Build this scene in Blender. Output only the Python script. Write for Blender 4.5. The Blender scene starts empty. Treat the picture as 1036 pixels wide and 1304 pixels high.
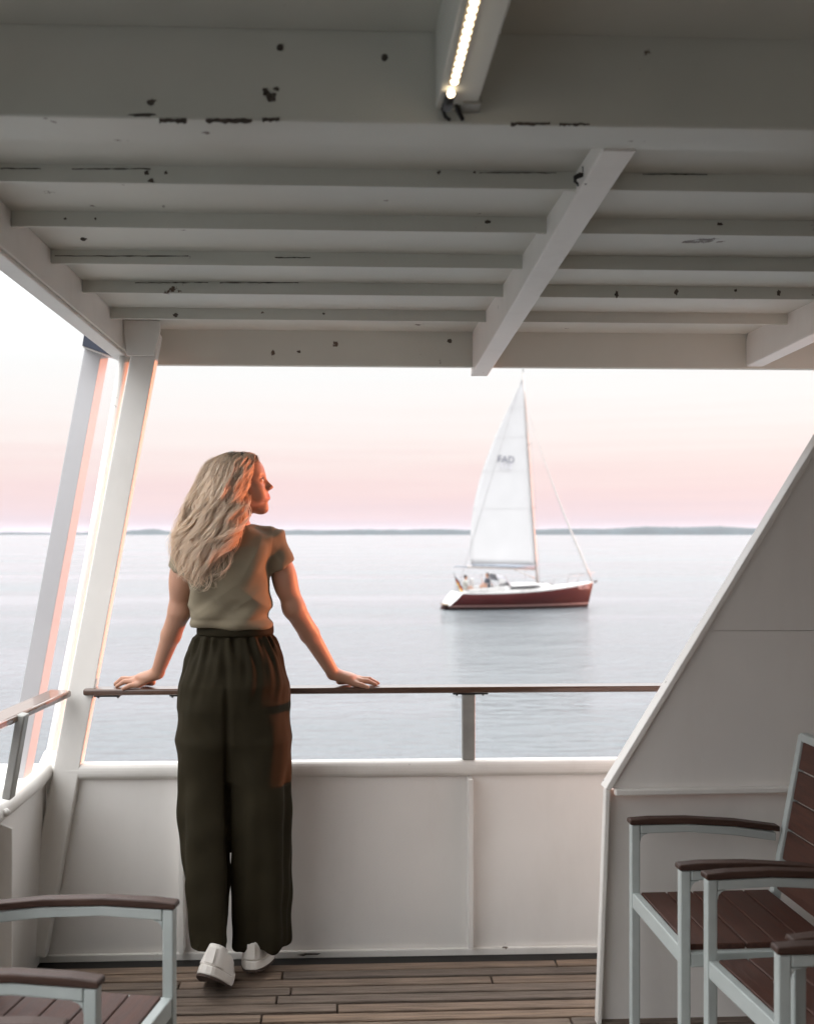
import bpy, math, random
import numpy as np
from mathutils import Vector, Matrix

random.seed(7)
rng = np.random.default_rng(7)
R = math.radians
S = bpy.context.scene
C = S.collection

# ------------------------------------------------------------------ camera, sky, sun, exposure
EYE = 1.43                      # camera height above the deck (m)
YAW = math.atan(55 / 1300)      # turned a little to starboard
cam_d = bpy.data.cameras.new('camera')
cam = bpy.data.objects.new('camera', cam_d)
C.objects.link(cam)
cam.location = (0, 0, EYE)
cam.rotation_euler = (R(90), 0, -YAW)
cam_d.sensor_width = 36
cam_d.lens = 1300 / 1304 * 36
cam_d.shift_x = 28 / 1304
cam_d.shift_y = 27 / 1304
cam_d.clip_start = 0.05
cam_d.clip_end = 40000
cam_d.dof.use_dof = True
cam_d.dof.focus_distance = 3.32
cam_d.dof.aperture_fstop = 3.6
S.camera = cam

SUN_EL, SUN_AZ = R(0.9), R(-20)          # sun on the horizon to starboard, a touch behind the camera
w = bpy.data.worlds.new('World')
S.world = w
w.use_nodes = True
nt = w.node_tree
nt.nodes.clear()
n_out = nt.nodes.new('ShaderNodeOutputWorld')
n_tc = nt.nodes.new('ShaderNodeTexCoord')
n_sep = nt.nodes.new('ShaderNodeSeparateXYZ')
n_map = nt.nodes.new('ShaderNodeMapping')
n_map.inputs['Scale'].default_value = (2.0, 2.0, 60.0)
n_noise = nt.nodes.new('ShaderNodeTexNoise')
n_noise.inputs['Scale'].default_value = 1.6
n_noise.inputs['Detail'].default_value = 4
n_ma = nt.nodes.new('ShaderNodeMath'); n_ma.operation = 'MULTIPLY_ADD'
n_ma.inputs[1].default_value = 0.044
n_ad = nt.nodes.new('ShaderNodeMath'); n_ad.operation = 'ADD'
n_ad.inputs[1].default_value = -0.022
n_ramp = nt.nodes.new('ShaderNodeValToRGB')
def lin(c): return tuple(((v / 255) / 12.92 if v / 255 <= .04045 else ((v / 255 + .055) / 1.055) ** 2.4) for v in c)
stops = [(0.0, (228, 209, 216)), (0.018, (238, 215, 220)), (0.040, (246, 221, 222)), (0.065, (249, 229, 228)),
         (0.090, (252, 240, 238)), (0.13, (253, 249, 248)), (0.16, (252, 252, 252)), (0.27, (246, 248, 252)), (1.0, (233, 234, 233))]
el = n_ramp.color_ramp.elements
el[0].position, el[0].color = stops[0][0], (*lin(stops[0][1]), 1)
el[1].position, el[1].color = stops[-1][0], (*lin(stops[-1][1]), 1)
for p, c in stops[1:-1]:
    e = el.new(p); e.color = (*lin(c), 1)
n_sky = nt.nodes.new('ShaderNodeTexSky')
n_sky.sky_type = 'NISHITA'
n_sky.sun_disc = False
n_sky.sun_elevation = SUN_EL
n_sky.sun_rotation = R(90) + SUN_AZ
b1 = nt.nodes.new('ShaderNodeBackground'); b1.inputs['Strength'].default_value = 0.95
b2 = nt.nodes.new('ShaderNodeBackground'); b2.inputs['Strength'].default_value = 0.025  # kept low: the sun has all but set
n_add = nt.nodes.new('ShaderNodeAddShader')
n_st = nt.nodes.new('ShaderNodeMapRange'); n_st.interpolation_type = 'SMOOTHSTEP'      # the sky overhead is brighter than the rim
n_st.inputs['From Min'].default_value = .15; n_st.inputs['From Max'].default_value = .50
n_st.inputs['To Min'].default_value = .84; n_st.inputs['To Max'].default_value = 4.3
L = nt.links.new
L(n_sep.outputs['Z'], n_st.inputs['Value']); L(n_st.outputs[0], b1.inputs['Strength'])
L(n_tc.outputs['Generated'], n_sep.inputs[0])
L(n_tc.outputs['Generated'], n_map.inputs[0])
L(n_map.outputs[0], n_noise.inputs['Vector'])
L(n_noise.outputs['Fac'], n_ma.inputs[0]); L(n_sep.outputs['Z'], n_ma.inputs[2])
L(n_ma.outputs[0], n_ad.inputs[0]); L(n_ad.outputs[0], n_ramp.inputs['Fac'])
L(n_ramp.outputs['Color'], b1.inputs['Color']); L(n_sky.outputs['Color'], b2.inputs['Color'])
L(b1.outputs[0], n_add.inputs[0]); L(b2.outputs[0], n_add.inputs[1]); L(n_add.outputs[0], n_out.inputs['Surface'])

sun_d = bpy.data.lights.new('sun', 'SUN')
sun_d.energy = 5.0
sun_d.angle = R(0.5)
sun_d.color = (1.0, 0.27, 0.10)
sun = bpy.data.objects.new('sun', sun_d)
C.objects.link(sun)
sd = Vector((math.cos(SUN_EL) * math.cos(SUN_AZ), -math.cos(SUN_EL) * math.sin(SUN_AZ), math.sin(SUN_EL)))
sun.rotation_euler = sd.to_track_quat('Z', 'Y').to_euler()
sun.location = sd * 30

S.view_settings.view_transform = 'Standard'
S.view_settings.look = 'None'
S.view_settings.exposure = 0.22
S.view_settings.gamma = 1.0
S.view_settings.use_curve_mapping = False
S.render.engine = 'CYCLES'
S.cycles.use_denoising = True
S.cycles.max_bounces = 10
S.cycles.diffuse_bounces = 6
S.cycles.volume_bounces = 1

# ------------------------------------------------------------------ helpers
def P(px, py, Y):
    """Point seen at photograph pixel (px, py) when it stands at ship coordinate Y."""
    t = (px - 490) / 1300
    c_, s_ = math.cos(YAW), math.sin(YAW)
    X = Y * (t * c_ + s_) / (c_ - t * s_)
    d = Y * c_ + X * s_
    return Vector((X, Y, EYE - (py - 679) * d / 1300))

def tag(o, label=None, cat=None, group=None, kind=None):
    if label: o['label'] = label
    if cat: o['category'] = cat
    if group: o['group'] = group
    if kind: o['kind'] = kind
    return o

def empty(name, loc, label, cat, group=None, rz=0):
    o = bpy.data.objects.new(name, None)
    C.objects.link(o)
    o.location = loc
    o.rotation_euler = (0, 0, rz)
    o.empty_display_size = .1
    return tag(o, label, cat, group)

def origin_of(o):
    v = Vector((0, 0, 0))
    while o is not None:
        v += Vector(o.location); o = o.parent
    return v

class MB:
    def __init__(s): s.v = []; s.f = []; s.sm = []
    def add(s, vs, fs, smooth=False):
        n = len(s.v)
        s.v += [tuple(v) for v in vs]
        s.f += [tuple(i + n for i in f) for f in fs]
        s.sm += [smooth] * len(fs)
        return s
    def box(s, lo, hi):
        x0, y0, z0 = lo; x1, y1, z1 = hi
        return s.add([(x0,y0,z0),(x1,y0,z0),(x1,y1,z0),(x0,y1,z0),(x0,y0,z1),(x1,y0,z1),(x1,y1,z1),(x0,y1,z1)],
                     [(3,2,1,0),(4,5,6,7),(0,1,5,4),(1,2,6,5),(2,3,7,6),(3,0,4,7)])
    def bar(s, a, b, wx, wy, side=(0, 1, 0)):
        """box of cross-section wx by wy along a->b; wy is measured along side"""
        a, b = Vector(a), Vector(b)
        d = (b - a).normalized(); u = Vector(side); u = (u - d * u.dot(d)).normalized(); n = d.cross(u)
        vs = []
        for p in (a, b):
            for i, j in ((-1,-1),(1,-1),(1,1),(-1,1)):
                vs.append(p + n * (i * wx / 2) + u * (j * wy / 2))
        return s.add(vs, [(3,2,1,0),(4,5,6,7),(0,1,5,4),(1,2,6,5),(2,3,7,6),(3,0,4,7)])
    def prism(s, poly, axis, a, b):
        """poly (list of 2-D points) extruded along axis from a to b"""
        n = len(poly)
        def mk(p, t):
            return {'x': (t, p[0], p[1]), 'y': (p[0], t, p[1]), 'z': (p[0], p[1], t)}[axis]
        vs = [mk(p, a) for p in poly] + [mk(p, b) for p in poly]
        fs = [tuple(range(n - 1, -1, -1)), tuple(range(n, 2 * n))]
        fs += [(i, (i + 1) % n, (i + 1) % n + n, i + n) for i in range(n)]
        return s.add(vs, fs)
    def tube(s, path, r, n=8, cap=True, flat=1.0):
        path = [Vector(p) for p in path]
        rs = r if isinstance(r, (list, tuple)) else [r] * len(path)
        vs, fs = [], []
        ref = Vector((0.13, 0.2, 0.97))
        for i, p in enumerate(path):
            d = (path[min(i + 1, len(path) - 1)] - path[max(i - 1, 0)]).normalized()
            if abs(d.dot(ref)) > .95: ref = Vector((0, 1, .1)).normalized()
            u = (ref - d * ref.dot(d)).normalized(); v = d.cross(u)
            for k in range(n):
                a = 2 * math.pi * k / n
                vs.append(p + u * (math.cos(a) * rs[i]) + v * (math.sin(a) * rs[i] * flat))
        for i in range(len(path) - 1):
            for k in range(n):
                fs.append((i*n+k, i*n+(k+1)%n, (i+1)*n+(k+1)%n, (i+1)*n+k))
        if cap:
            fs.append(tuple(range(n - 1, -1, -1))); m = (len(path) - 1) * n
            fs.append(tuple(range(m, m + n)))
        return s.add(vs, fs, True)
    def sphere(s, c, r, n=10, m=6):
        rx = r if isinstance(r, (tuple, list)) else (r, r, r)
        vs, fs = [], []
        for j in range(m + 1):
            th = math.pi * j / m
            for k in range(n):
                a = 2 * math.pi * k / n
                vs.append((c[0] + rx[0]*math.sin(th)*math.cos(a), c[1] + rx[1]*math.sin(th)*math.sin(a), c[2] + rx[2]*math.cos(th)))
        for j in range(m):
            for k in range(n):
                fs.append((j*n+k, (j+1)*n+k, (j+1)*n+(k+1)%n, j*n+(k+1)%n))
        return s.add(vs, fs, True)
    def build(s, name, m, parent=None, bevel=0, seg=2, loc=None, local=False):
        o0 = Vector((0, 0, 0)) if (parent is None or local) else origin_of(parent)
        l = Vector(loc) if loc is not None else None
        if parent is None and l is not None and not local: o0 = l
        me = bpy.data.meshes.new(name)
        me.from_pydata([(v[0]-o0.x, v[1]-o0.y, v[2]-o0.z) for v in s.v], [], s.f)
        me.polygons.foreach_set('use_smooth', s.sm)
        me.update()
        o = bpy.data.objects.new(name, me)
        C.objects.link(o)
        if m: me.materials.append(m)
        if parent: o.parent = parent
        elif l is not None: o.location = l
        if bevel:
            b = o.modifiers.new('bevel', 'BEVEL'); b.width = bevel; b.segments = seg; b.limit_method = 'ANGLE'; b.angle_limit = R(40)
        return o

def copy_tree(o, parent=None):
    c = o.copy(); C.objects.link(c)
    if parent: c.parent = parent
    for ch in list(o.children): copy_tree(ch, c)
    return c

# ------------------------------------------------------------------ materials
def mat(name, color, rough=.5, streak=0, metal=0, bump=0, bscale=40, var=0, vscale=3, coat=0, spec=.5, sss=0, rust=0, emit=None, estr=0, stretch=None, rustscale=9):
    m = bpy.data.materials.new(name)
    m.use_nodes = True
    t = m.node_tree; n = t.nodes; b = n['Principled BSDF']
    b.inputs['Base Color'].default_value = (*color, 1)
    b.inputs['Roughness'].default_value = rough
    b.inputs['Metallic'].default_value = metal
    b.inputs['Specular IOR Level'].default_value = spec
    b.inputs['Coat Weight'].default_value = coat
    b.inputs['Coat Roughness'].default_value = .12
    if sss:
        b.inputs['Subsurface Weight'].default_value = sss
        b.inputs['Subsurface Radius'].default_value = (.012, .005, .003)
        b.inputs['Subsurface Scale'].default_value = 1
    if emit:
        b.inputs['Emission Color'].default_value = (*emit, 1)
        b.inputs['Emission Strength'].default_value = estr
    tc = n.new('ShaderNodeTexCoord')
    vec = tc.outputs['Object']
    if stretch:
        mp = n.new('ShaderNodeMapping'); mp.inputs['Scale'].default_value = stretch
        t.links.new(vec, mp.inputs[0]); vec = mp.outputs[0]
    col = None
    if var:
        no = n.new('ShaderNodeTexNoise'); no.inputs['Scale'].default_value = vscale; no.inputs['Detail'].default_value = 6
        t.links.new(vec, no.inputs['Vector'])
        rp = n.new('ShaderNodeValToRGB')
        rp.color_ramp.elements[0].position = .3; rp.color_ramp.elements[1].position = .7
        rp.color_ramp.elements[0].color = (*[c * (1 - var) for c in color], 1)
        rp.color_ramp.elements[1].color = (*[min(1, c * (1 + var * .6)) for c in color], 1)
        t.links.new(no.outputs['Fac'], rp.inputs[0]); col = rp.outputs[0]
        mr = n.new('ShaderNodeMapRange'); mr.inputs['To Min'].default_value = max(.02, rough - .12); mr.inputs['To Max'].default_value = min(1, rough + .12)
        t.links.new(no.outputs['Fac'], mr.inputs['Value']); t.links.new(mr.outputs[0], b.inputs['Roughness'])
    if streak:      # dirt that has run down with the rain, and scuffs
        ms = n.new('ShaderNodeMapping'); ms.inputs['Scale'].default_value = (5, 5, 1.6)
        t.links.new(tc.outputs['Object'], ms.inputs[0])
        ns = n.new('ShaderNodeTexNoise'); ns.inputs['Scale'].default_value = 1; ns.inputs['Detail'].default_value = 7; ns.inputs['Roughness'].default_value = .65
        t.links.new(ms.outputs[0], ns.inputs['Vector'])
        rs_ = n.new('ShaderNodeMapRange'); rs_.inputs['From Min'].default_value = .50; rs_.inputs['From Max'].default_value = .78; rs_.inputs['To Max'].default_value = streak
        t.links.new(ns.outputs['Fac'], rs_.inputs['Value'])
        mxs = n.new('ShaderNodeMix'); mxs.data_type = 'RGBA'
        if col: t.links.new(col, mxs.inputs['A'])
        else: mxs.inputs['A'].default_value = (*color, 1)
        mxs.inputs['B'].default_value = (.30, .25, .19, 1)
        t.links.new(rs_.outputs[0], mxs.inputs['Factor']); col = mxs.outputs['Result']
    if rust:
        nr = n.new('ShaderNodeTexNoise'); nr.inputs['Scale'].default_value = rustscale; nr.inputs['Detail'].default_value = 9; nr.inputs['Roughness'].default_value = .62
        t.links.new(vec, nr.inputs['Vector'])
        rr = n.new('ShaderNodeValToRGB'); rr.color_ramp.elements[0].position = 1 - rust; rr.color_ramp.elements[1].position = 1 - rust + .02
        t.links.new(nr.outputs['Fac'], rr.inputs[0])
        mx = n.new('ShaderNodeMix'); mx.data_type = 'RGBA'
        if col: t.links.new(col, mx.inputs['A'])
        else: mx.inputs['A'].default_value = (*color, 1)
        mx.inputs['B'].default_value = (.09, .055, .035, 1)
        t.links.new(rr.outputs[0], mx.inputs['Factor']); col = mx.outputs['Result']
    if col: t.links.new(col, b.inputs['Base Color'])
    if bump:
        nb = n.new('ShaderNodeTexNoise'); nb.inputs['Scale'].default_value = bscale; nb.inputs['Detail'].default_value = 4
        t.links.new(vec, nb.inputs['Vector'])
        bp = n.new('ShaderNodeBump'); bp.inputs['Strength'].default_value = bump; bp.inputs['Distance'].default_value = .01
        t.links.new(nb.outputs['Fac'], bp.inputs['Height']); t.links.new(bp.outputs[0], b.inputs['Normal'])
    return m

M = {}
M['paint'] = mat('ship_paint', (.77, .745, .705), .42, bump=.3, bscale=5, var=.07, vscale=2.2, rust=.31, streak=.2)
M['ceil'] = mat('ceiling_paint', (.565, .565, .51), .45, bump=.45, bscale=4.5, var=.12, vscale=1.7, rust=.325)
M['rust'] = mat('rust', (.085, .07, .058), .9, bump=.5, bscale=200, var=.5, vscale=60)
M['plate'] = mat('bulwark_paint', (.78, .75, .715), .46, bump=.7, bscale=1.9, var=.07, vscale=1.6, rust=.275, streak=.10)
M['deckbase'] = mat('deck_base', (.016, .014, .012), .8, var=.3, vscale=9)
M['navy'] = mat('navy_paint', (.012, .017, .035), .4, var=.15, vscale=6)
M['alu'] = mat('chair_aluminium', (.45, .49, .475), .38, bump=.06, bscale=300, var=.05, vscale=20)
M['slat'] = mat('chair_slat', (.088, .038, .027), .5, bump=.25, bscale=60, var=.35, vscale=14, stretch=(9, .7, 9), spec=.3)
M['arm'] = mat('arm_wood', (.062, .033, .024), .5, bump=.2, bscale=60, var=.35, vscale=14, stretch=(.7, 9, 9), spec=.3)
M['railwood'] = mat('rail_wood', (.085, .038, .02), .32, bump=.1, bscale=40, var=.3, vscale=9, stretch=(.6, 10, 10), coat=.8)
M['steel'] = mat('galvanised', (.33, .33, .31), .45, metal=.35, var=.2, vscale=12, bump=.1, bscale=60)
M['black'] = mat('black_rubber', (.012, .012, .012), .5, var=.2, vscale=30)
M['led'] = mat('led_bead', (1, .9, .75), .4, emit=(1, .80, .55), estr=5)
M['ledbase'] = mat('led_tape', (.5, .42, .3), .5, var=.1, vscale=20)
M['skin'] = mat('skin', (.43, .225, .145), .5, bump=.04, bscale=160, var=.07, vscale=9, sss=.12)
M['shirt'] = mat('shirt_cotton', (.205, .172, .118), .85, bump=.08, bscale=900, var=.08, vscale=14, spec=.2)
M['trouser'] = mat('trouser_fabric', (.0235, .0190, .0105), .8, bump=.08, bscale=700, var=.15, vscale=10, spec=.08)
M['shoe'] = mat('shoe_leather', (.72, .68, .63), .5, bump=.1, bscale=120, var=.06, vscale=14)
M['outsole'] = mat('outsole', (.07, .045, .035), .7, bump=.6, bscale=160, var=.2, vscale=30)

def plank_material():
    m = mat('deck_teak', (.21, .15, .11), .62, bump=.5, bscale=18, var=.42, vscale=5, stretch=(1.2, 16, 16), spec=.35)
    t = m.node_tree; n = t.nodes; b = n['Principled BSDF']
    oi = n.new('ShaderNodeObjectInfo')
    src = b.inputs['Base Color'].links[0].from_socket
    hs = n.new('ShaderNodeHueSaturation')
    mr = n.new('ShaderNodeMapRange'); mr.inputs['To Min'].default_value = .72; mr.inputs['To Max'].default_value = 1.18
    mr2 = n.new('ShaderNodeMapRange'); mr2.inputs['To Min'].default_value = .8; mr2.inputs['To Max'].default_value = 1.1
    t.links.new(oi.outputs['Random'], mr.inputs['Value']); t.links.new(oi.outputs['Random'], mr2.inputs['Value'])
    t.links.new(mr.outputs[0], hs.inputs['Value']); t.links.new(mr2.outputs[0], hs.inputs['Saturation'])
    t.links.new(src, hs.inputs['Color']); t.links.new(hs.outputs[0], b.inputs['Base Color'])
    return m
M['teak'] = plank_material()

# ------------------------------------------------------------------ sea, far shore
SEA = -3.37
def sea_material():
    m = bpy.data.materials.new('sea_water'); m.use_nodes = True
    t = m.node_tree; n = t.nodes; b = n['Principled BSDF']
    b.inputs['Base Color'].default_value = (.115, .128, .137, 1)
    b.inputs['Roughness'].default_value = .11
    b.inputs['IOR'].default_value = 1.33
    g = n.new('ShaderNodeNewGeometry')
    prev = None
    for sc, st, dist, det in (((.12, .26, .1), .55, .45, 3), ((1.1, 2.2, 1), 1.0, .34, 6), ((4.0, 7.0, 3), .8, .05, 4), ((.02, .035, .03), .5, .9, 2)):
        mp = n.new('ShaderNodeMapping'); mp.inputs['Scale'].default_value = sc
        t.links.new(g.outputs['Position'], mp.inputs[0])
        no = n.new('ShaderNodeTexNoise'); no.inputs['Scale'].default_value = 1; no.inputs['Detail'].default_value = det; no.inputs['Roughness'].default_value = .55
        t.links.new(mp.outputs[0], no.inputs['Vector'])
        bp = n.new('ShaderNodeBump'); bp.inputs['Strength'].default_value = st; bp.inputs['Distance'].default_value = dist
        t.links.new(no.outputs['Fac'], bp.inputs['Height'])
        if prev: t.links.new(prev.outputs[0], bp.inputs['Normal'])
        prev = bp
    t.links.new(prev.outputs[0], b.inputs['Normal'])
    # wind lanes: long streaks where the surface is smoother or rougher
    mp = n.new('ShaderNodeMapping'); mp.inputs['Scale'].default_value = (.012, .075, .01)
    t.links.new(g.outputs['Position'], mp.inputs[0])
    no = n.new('ShaderNodeTexNoise'); no.inputs['Scale'].default_value = 1; no.inputs['Detail'].default_value = 4
    t.links.new(mp.outputs[0], no.inputs['Vector'])
    mr = n.new('ShaderNodeMapRange'); mr.inputs['From Min'].default_value = .35; mr.inputs['From Max'].default_value = .65
    mr.inputs['To Min'].default_value = .04; mr.inputs['To Max'].default_value = .24
    t.links.new(no.outputs['Fac'], mr.inputs['Value']); t.links.new(mr.outputs[0], b.inputs['Roughness'])
    mr2 = n.new('ShaderNodeMapRange'); mr2.inputs['From Min'].default_value = .35; mr2.inputs['From Max'].default_value = .65
    mr2.inputs['To Min'].default_value = .55; mr2.inputs['To Max'].default_value = 1.0
    t.links.new(no.outputs['Fac'], mr2.inputs['Value'])
    for q_ in [x for x in n if x.type == 'BUMP'][1:3]: t.links.new(mr2.outputs[0], q_.inputs['Strength'])
    return m
M['sea'] = sea_material()
mb = MB()
rad = [0, 6, 20, 60, 150, 400, 1000, 2500, 5000, 9000]
NA = 64
vs = [(0, 0, SEA)]; fs = []
for i, r in enumerate(rad[1:]):
    for k in range(NA):
        a = 2 * math.pi * k / NA
        vs.append((r * math.cos(a), r * math.sin(a), SEA))
for k in range(NA): fs.append((0, 1 + k, 1 + (k + 1) % NA))
for i in range(len(rad) - 2):
    for k in range(NA):
        fs.append((1 + i*NA + k, 1 + (i+1)*NA + k, 1 + (i+1)*NA + (k+1) % NA, 1 + i*NA + (k+1) % NA))
tag(mb.add(vs, fs, True).build('water', M['sea']), kind='structure')

M['forest'] = mat('far_forest', (.028, .04, .042), .9, var=.5, vscale=.02, bump=.6, bscale=.05)
def ridge():
    keys = [(-2600, 4), (-900, 5), (0, 3.0), (70, 2.4), (140, 3), (165, 6.5), (195, 7), (220, 3.2), (300, 4), (370, 5.5), (450, 6.5), (560, 6.5), (600, 6),
            (690, 7.5), (780, 8), (850, 9.5), (920, 9.5), (980, 8.5), (1100, 10), (1600, 9), (4000, 11)]
    kx = [k[0] for k in keys]; kh = [k[1] for k in keys]
    D = 3000.0
    cols = np.arange(-2400, 3800, 4)
    hh = np.interp(cols, kx, kh) * D / 1300 * 1.12
    hh = hh * (1 + .06 * np.sin(cols * .071) + .05 * np.sin(cols * .023 + 1)) + rng.normal(0, .35, len(cols))
    rows = [(0, 0.0, -.6), (25, .62, 0), (70, .93, 0), (150, 1.0, 0), (330, .6, 0), (600, 0.0, -.6)]
    vs, fs = [], []
    for dy, f, off in rows:
        for c, h in zip(cols, hh):
            p = P(c, 679, D)
            x = p.x * (1 + dy / D)
            vs.append((x, D + dy + 60 * math.sin(c * .011), SEA + h * f + off + (rng.normal(0, .3) if f else 0)))
    nC = len(cols)
    for j in range(len(rows) - 1):
        for i in range(nC - 1):
            fs.append((j*nC+i, j*nC+i+1, (j+1)*nC+i+1, (j+1)*nC+i))
    return MB().add(vs, fs, True).build('hills', M['forest'])
tag(ridge(), kind='structure')

# ------------------------------------------------------------------ deck
deck = MB().box((-1.10, -8.0, -.10), (2.05, 3.66, -.06)).build('deck', M['deckbase'])
tag(deck, kind='structure')
row_y = 3.405
pitch = .0585
k = 0
while row_y - pitch > 0.55:
    y1 = row_y - .0065; y0 = row_y - pitch + .0065
    cuts = [-1.03]
    x = -1.03 + random.uniform(.35, 1.5)
    while x < 1.95:
        cuts.append(x); x += random.uniform(.9, 1.7)
    cuts.append(2.0)
    for a, b in zip(cuts[:-1], cuts[1:]):
        dz = random.uniform(-.002, .0015)
        MB().box((a + .003, y0 + random.uniform(-.001, .001), -.045), (b - .003, y1 + random.uniform(-.001, .001), dz)).build('plank', M['teak'], deck, bevel=.002, seg=1)
    row_y -= pitch; k += 1
MB().box((-1.03, -7.9, -.05), (2.0, row_y - .01, -.003)).build('plank_field', M['teak'], deck)

# ------------------------------------------------------------------ ceiling of the shelter deck
ceiling = MB().box((-.775, 1.911, 2.187), (2.6, 3.82, 2.23)).build('ceiling', M['ceil'])
tag(ceiling, kind='structure')
MB().box((-1.0, -8.0, 2.315), (2.6, 1.798, 2.36)).build('ceiling_panel', M['ceil'], ceiling)
MB().box((-1.0, -2.1, 1.90), (2.6, -2.0, 2.314)).build('shade_valance', M['ceil'], ceiling, bevel=.004)  # unseen valance added behind the camera to keep sky light off the girder
gird = MB().box((-.95, 1.80, 2.155), (2.6, 1.91, 2.40)).build('girder', M['ceil'], ceiling, bevel=.004)
for y, z in ((2.12, 2.150), (2.43, 2.150), (2.76, 2.150), (3.09, 2.150), (3.46, 2.150)):
    MB().box((-.774, y, z), (2.59, y + .012, 2.19)).build('rib', M['ceil'], ceiling, bevel=.002)
MB().box((-.80, 3.82, 2.055), (2.6, 3.85, 2.26)).build('fascia', M['ceil'], ceiling, bevel=.004)
MB().box((-.80, 0.4, 2.085), (-.776, 3.818, 2.26)).build('side_girder', M['paint'], ceiling, bevel=.003)
MB().box((-.835, 0.4, 2.072), (-.782, 3.85, 2.084)).build('side_flange', M['paint'], ceiling, bevel=.003)
def zb(y): return 2.151 - .0625 * (y - 1.91)
for x, za, zc_ in ((.490, zb(1.905), zb(3.875)), (1.535, 2.122, 2.062)):
    MB().prism([(1.905, 2.20), (1.905, za), (3.875, zc_), (3.875, 2.10), (3.80, 2.20)], 'x', x, x + .065).build('longitudinal_beam', M['paint'], ceiling, bevel=.004)
MB().box((.165, -1.55, 2.178), (.237, 1.798, 2.33)).build('light_beam', M['ceil'], ceiling, bevel=.003)

def blotch(pts, name='rust_patch', nrm=(0, -1, 0), th=.0012):
    """a flaked rust patch: an irregular outline of real thickness lying on the paint"""
    n = Vector(nrm)
    b = MB(); m_ = len(pts)
    c = sum((Vector(p) for p in pts), Vector()) / m_
    vs = [Vector(p) + n * th for p in pts] + [Vector(p) - n * .001 for p in pts]
    b.add(vs, [tuple(range(m_))] + [(i, (i+1) % m_, (i+1) % m_ + m_, i + m_) for i in range(m_)])
    return b.build(name, M['rust'], ceiling)
def ragged(px0, py0, px1, py1, Y, n=14, amp=.35):
    cx, cy, rx, ry = (px0+px1)/2, (py0+py1)/2, (px1-px0)/2, (py1-py0)/2
    out = []
    for i in range(n):
        a = 2*math.pi*i/n; k = 1 + random.uniform(-amp, amp*.5)
        out.append(P(cx + rx*math.cos(a)*k, cy + ry*math.sin(a)*k, Y))
    return out
for bx in ((352,56,361,65),(485,69,494,78)): blotch(ragged(*bx, 1.7995, amp=.12), 'bolt_hole')
for bx in ((187,126,199,134),(333,111,343,122),(336,116,353,129),(347,111,357,116),(166,144,196,149),(207,262,210,264)):
    blotch(ragged(*bx, 1.7995, amp=.5))
def strip(px0, px1, py0, py1, Y):
    n = 12; top = []; bot = []
    for i in range(n + 1):
        x = px0 + (px1 - px0) * i / n
        top.append(P(x, py0 + random.uniform(-.6, .8), Y)); bot.append(P(x, py1 + random.uniform(-2, 1.2), Y))
    blotch(top + bot[::-1])
for a in ((203,238,151,157),(262,321,151,157),(334,356,150,155),(650,700,156,160),(712,750,157,160)): strip(*a, 1.7995)
for bx, yy in (((183,217,190,223),2.119),((188,227,197,233),2.119),((209,218,214,222),2.119),((556,217,561,222),2.119),((602,218,606,221),2.119),
               ((617,280,624,285),2.429),((700,284,704,288),2.429),((102,302,111,307),2.62),((568,431,576,437),3.819),((220,399,227,404),3.459),
               ((782,370,787,379),3.09),((857,368,863,376),3.09),((934,368,938,372),3.09),((988,369,993,377),3.09),((912,283,920,288),2.43),
               ((81,277,86,280),2.429),((120,277,123,280),2.429),((410,398,414,401),3.459),((378,446,383,450),3.819)):
    blotch(ragged(*bx, yy, amp=.4))
def seam(px0, px1, py, Y):
    n = 18
    top = [P(px0 + (px1-px0)*i/n, py - .45 + random.uniform(-.45,.45), Y) for i in range(n+1)]
    bot = [P(px0 + (px1-px0)*i/n, py + .45 + random.uniform(-.45,.45), Y) for i in range(n+1)]
    blotch(top + bot[::-1], 'paint_crack', th=.0007)
for a in ((0,52,214.5,2.119),(92,192,215,2.119),(610,708,220,2.119),(818,900,222,2.119),(70,240,326,2.759),(350,395,328,2.759),(172,265,360,3.089),(280,380,360,3.089),
          (0,30,28,1.7995),(70,160,29,1.7995),(170,254,30,1.7995),(300,480,32,1.7995),(890,930,43,1.7995),(980,1036,45,1.7995)):
    seam(*a)
# dark tie hook hanging from the centre beam
hk = [P(743,212,2.06), P(744,222,2.06), P(738,223,2.06), P(732,226,2.06), P(731.5,231,2.06), P(735,234,2.06), P(735.5,237,2.06)]
hook = empty('cable_clip', P(743,212,2.06), 'small bent black clip hanging on the left side of the centre ceiling beam', 'clip')
MB().tube(hk, [.004,.005,.006,.005,.003,.0025,.002], 6).build('clip_band', M['black'], hook)
MB().tube([P(744,222,2.06), P(746,228,2.06), P(745,235,2.06)], [.004,.003,.002], 6).build('clip_tail', M['black'], hook)

# LED strip light under the light beam
led = empty('strip_light', (.185, 1.2, 2.178), 'glowing warm white LED strip light along the ceiling beam at the top', 'light')
MB().box((.176, -1.5, 2.1735), (.194, 1.69, 2.177)).build('tape', M['ledbase'], led)
mb = MB()
y = 1.0
while y < 1.688:
    mb.sphere((.185, y, 2.172), (.0066, .0060, .005), 8, 5); y += .021
mb.sphere((.1835, 1.712, 2.170), (.007, .011, .006), 8, 6)
b = mb.build('led_bead', M['led'], led); b['kind'] = 'stuff'
MB().tube([(.183, 1.722, 2.171), (.182, 1.76, 2.168)], [.008, .010], 8).build('connector', M['black'], led)
MB().tube([P(578,119,1.765), P(566,124,1.78), P(563,138,1.79), P(567,149,1.79), P(573,153,1.79)], .0035, 6).build('cable', M['black'], led)
MB().tube([P(578,122,1.765), P(581,136,1.78), P(586,147,1.79), P(589,153,1.79)], .004, 6).build('cable', M['black'], led)
for c in ((570,77),(579,68)):
    q = P(*c, 1.799); MB().sphere(q, (.006,.004,.006), 8, 5).build('clip', M['black'], led)
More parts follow.
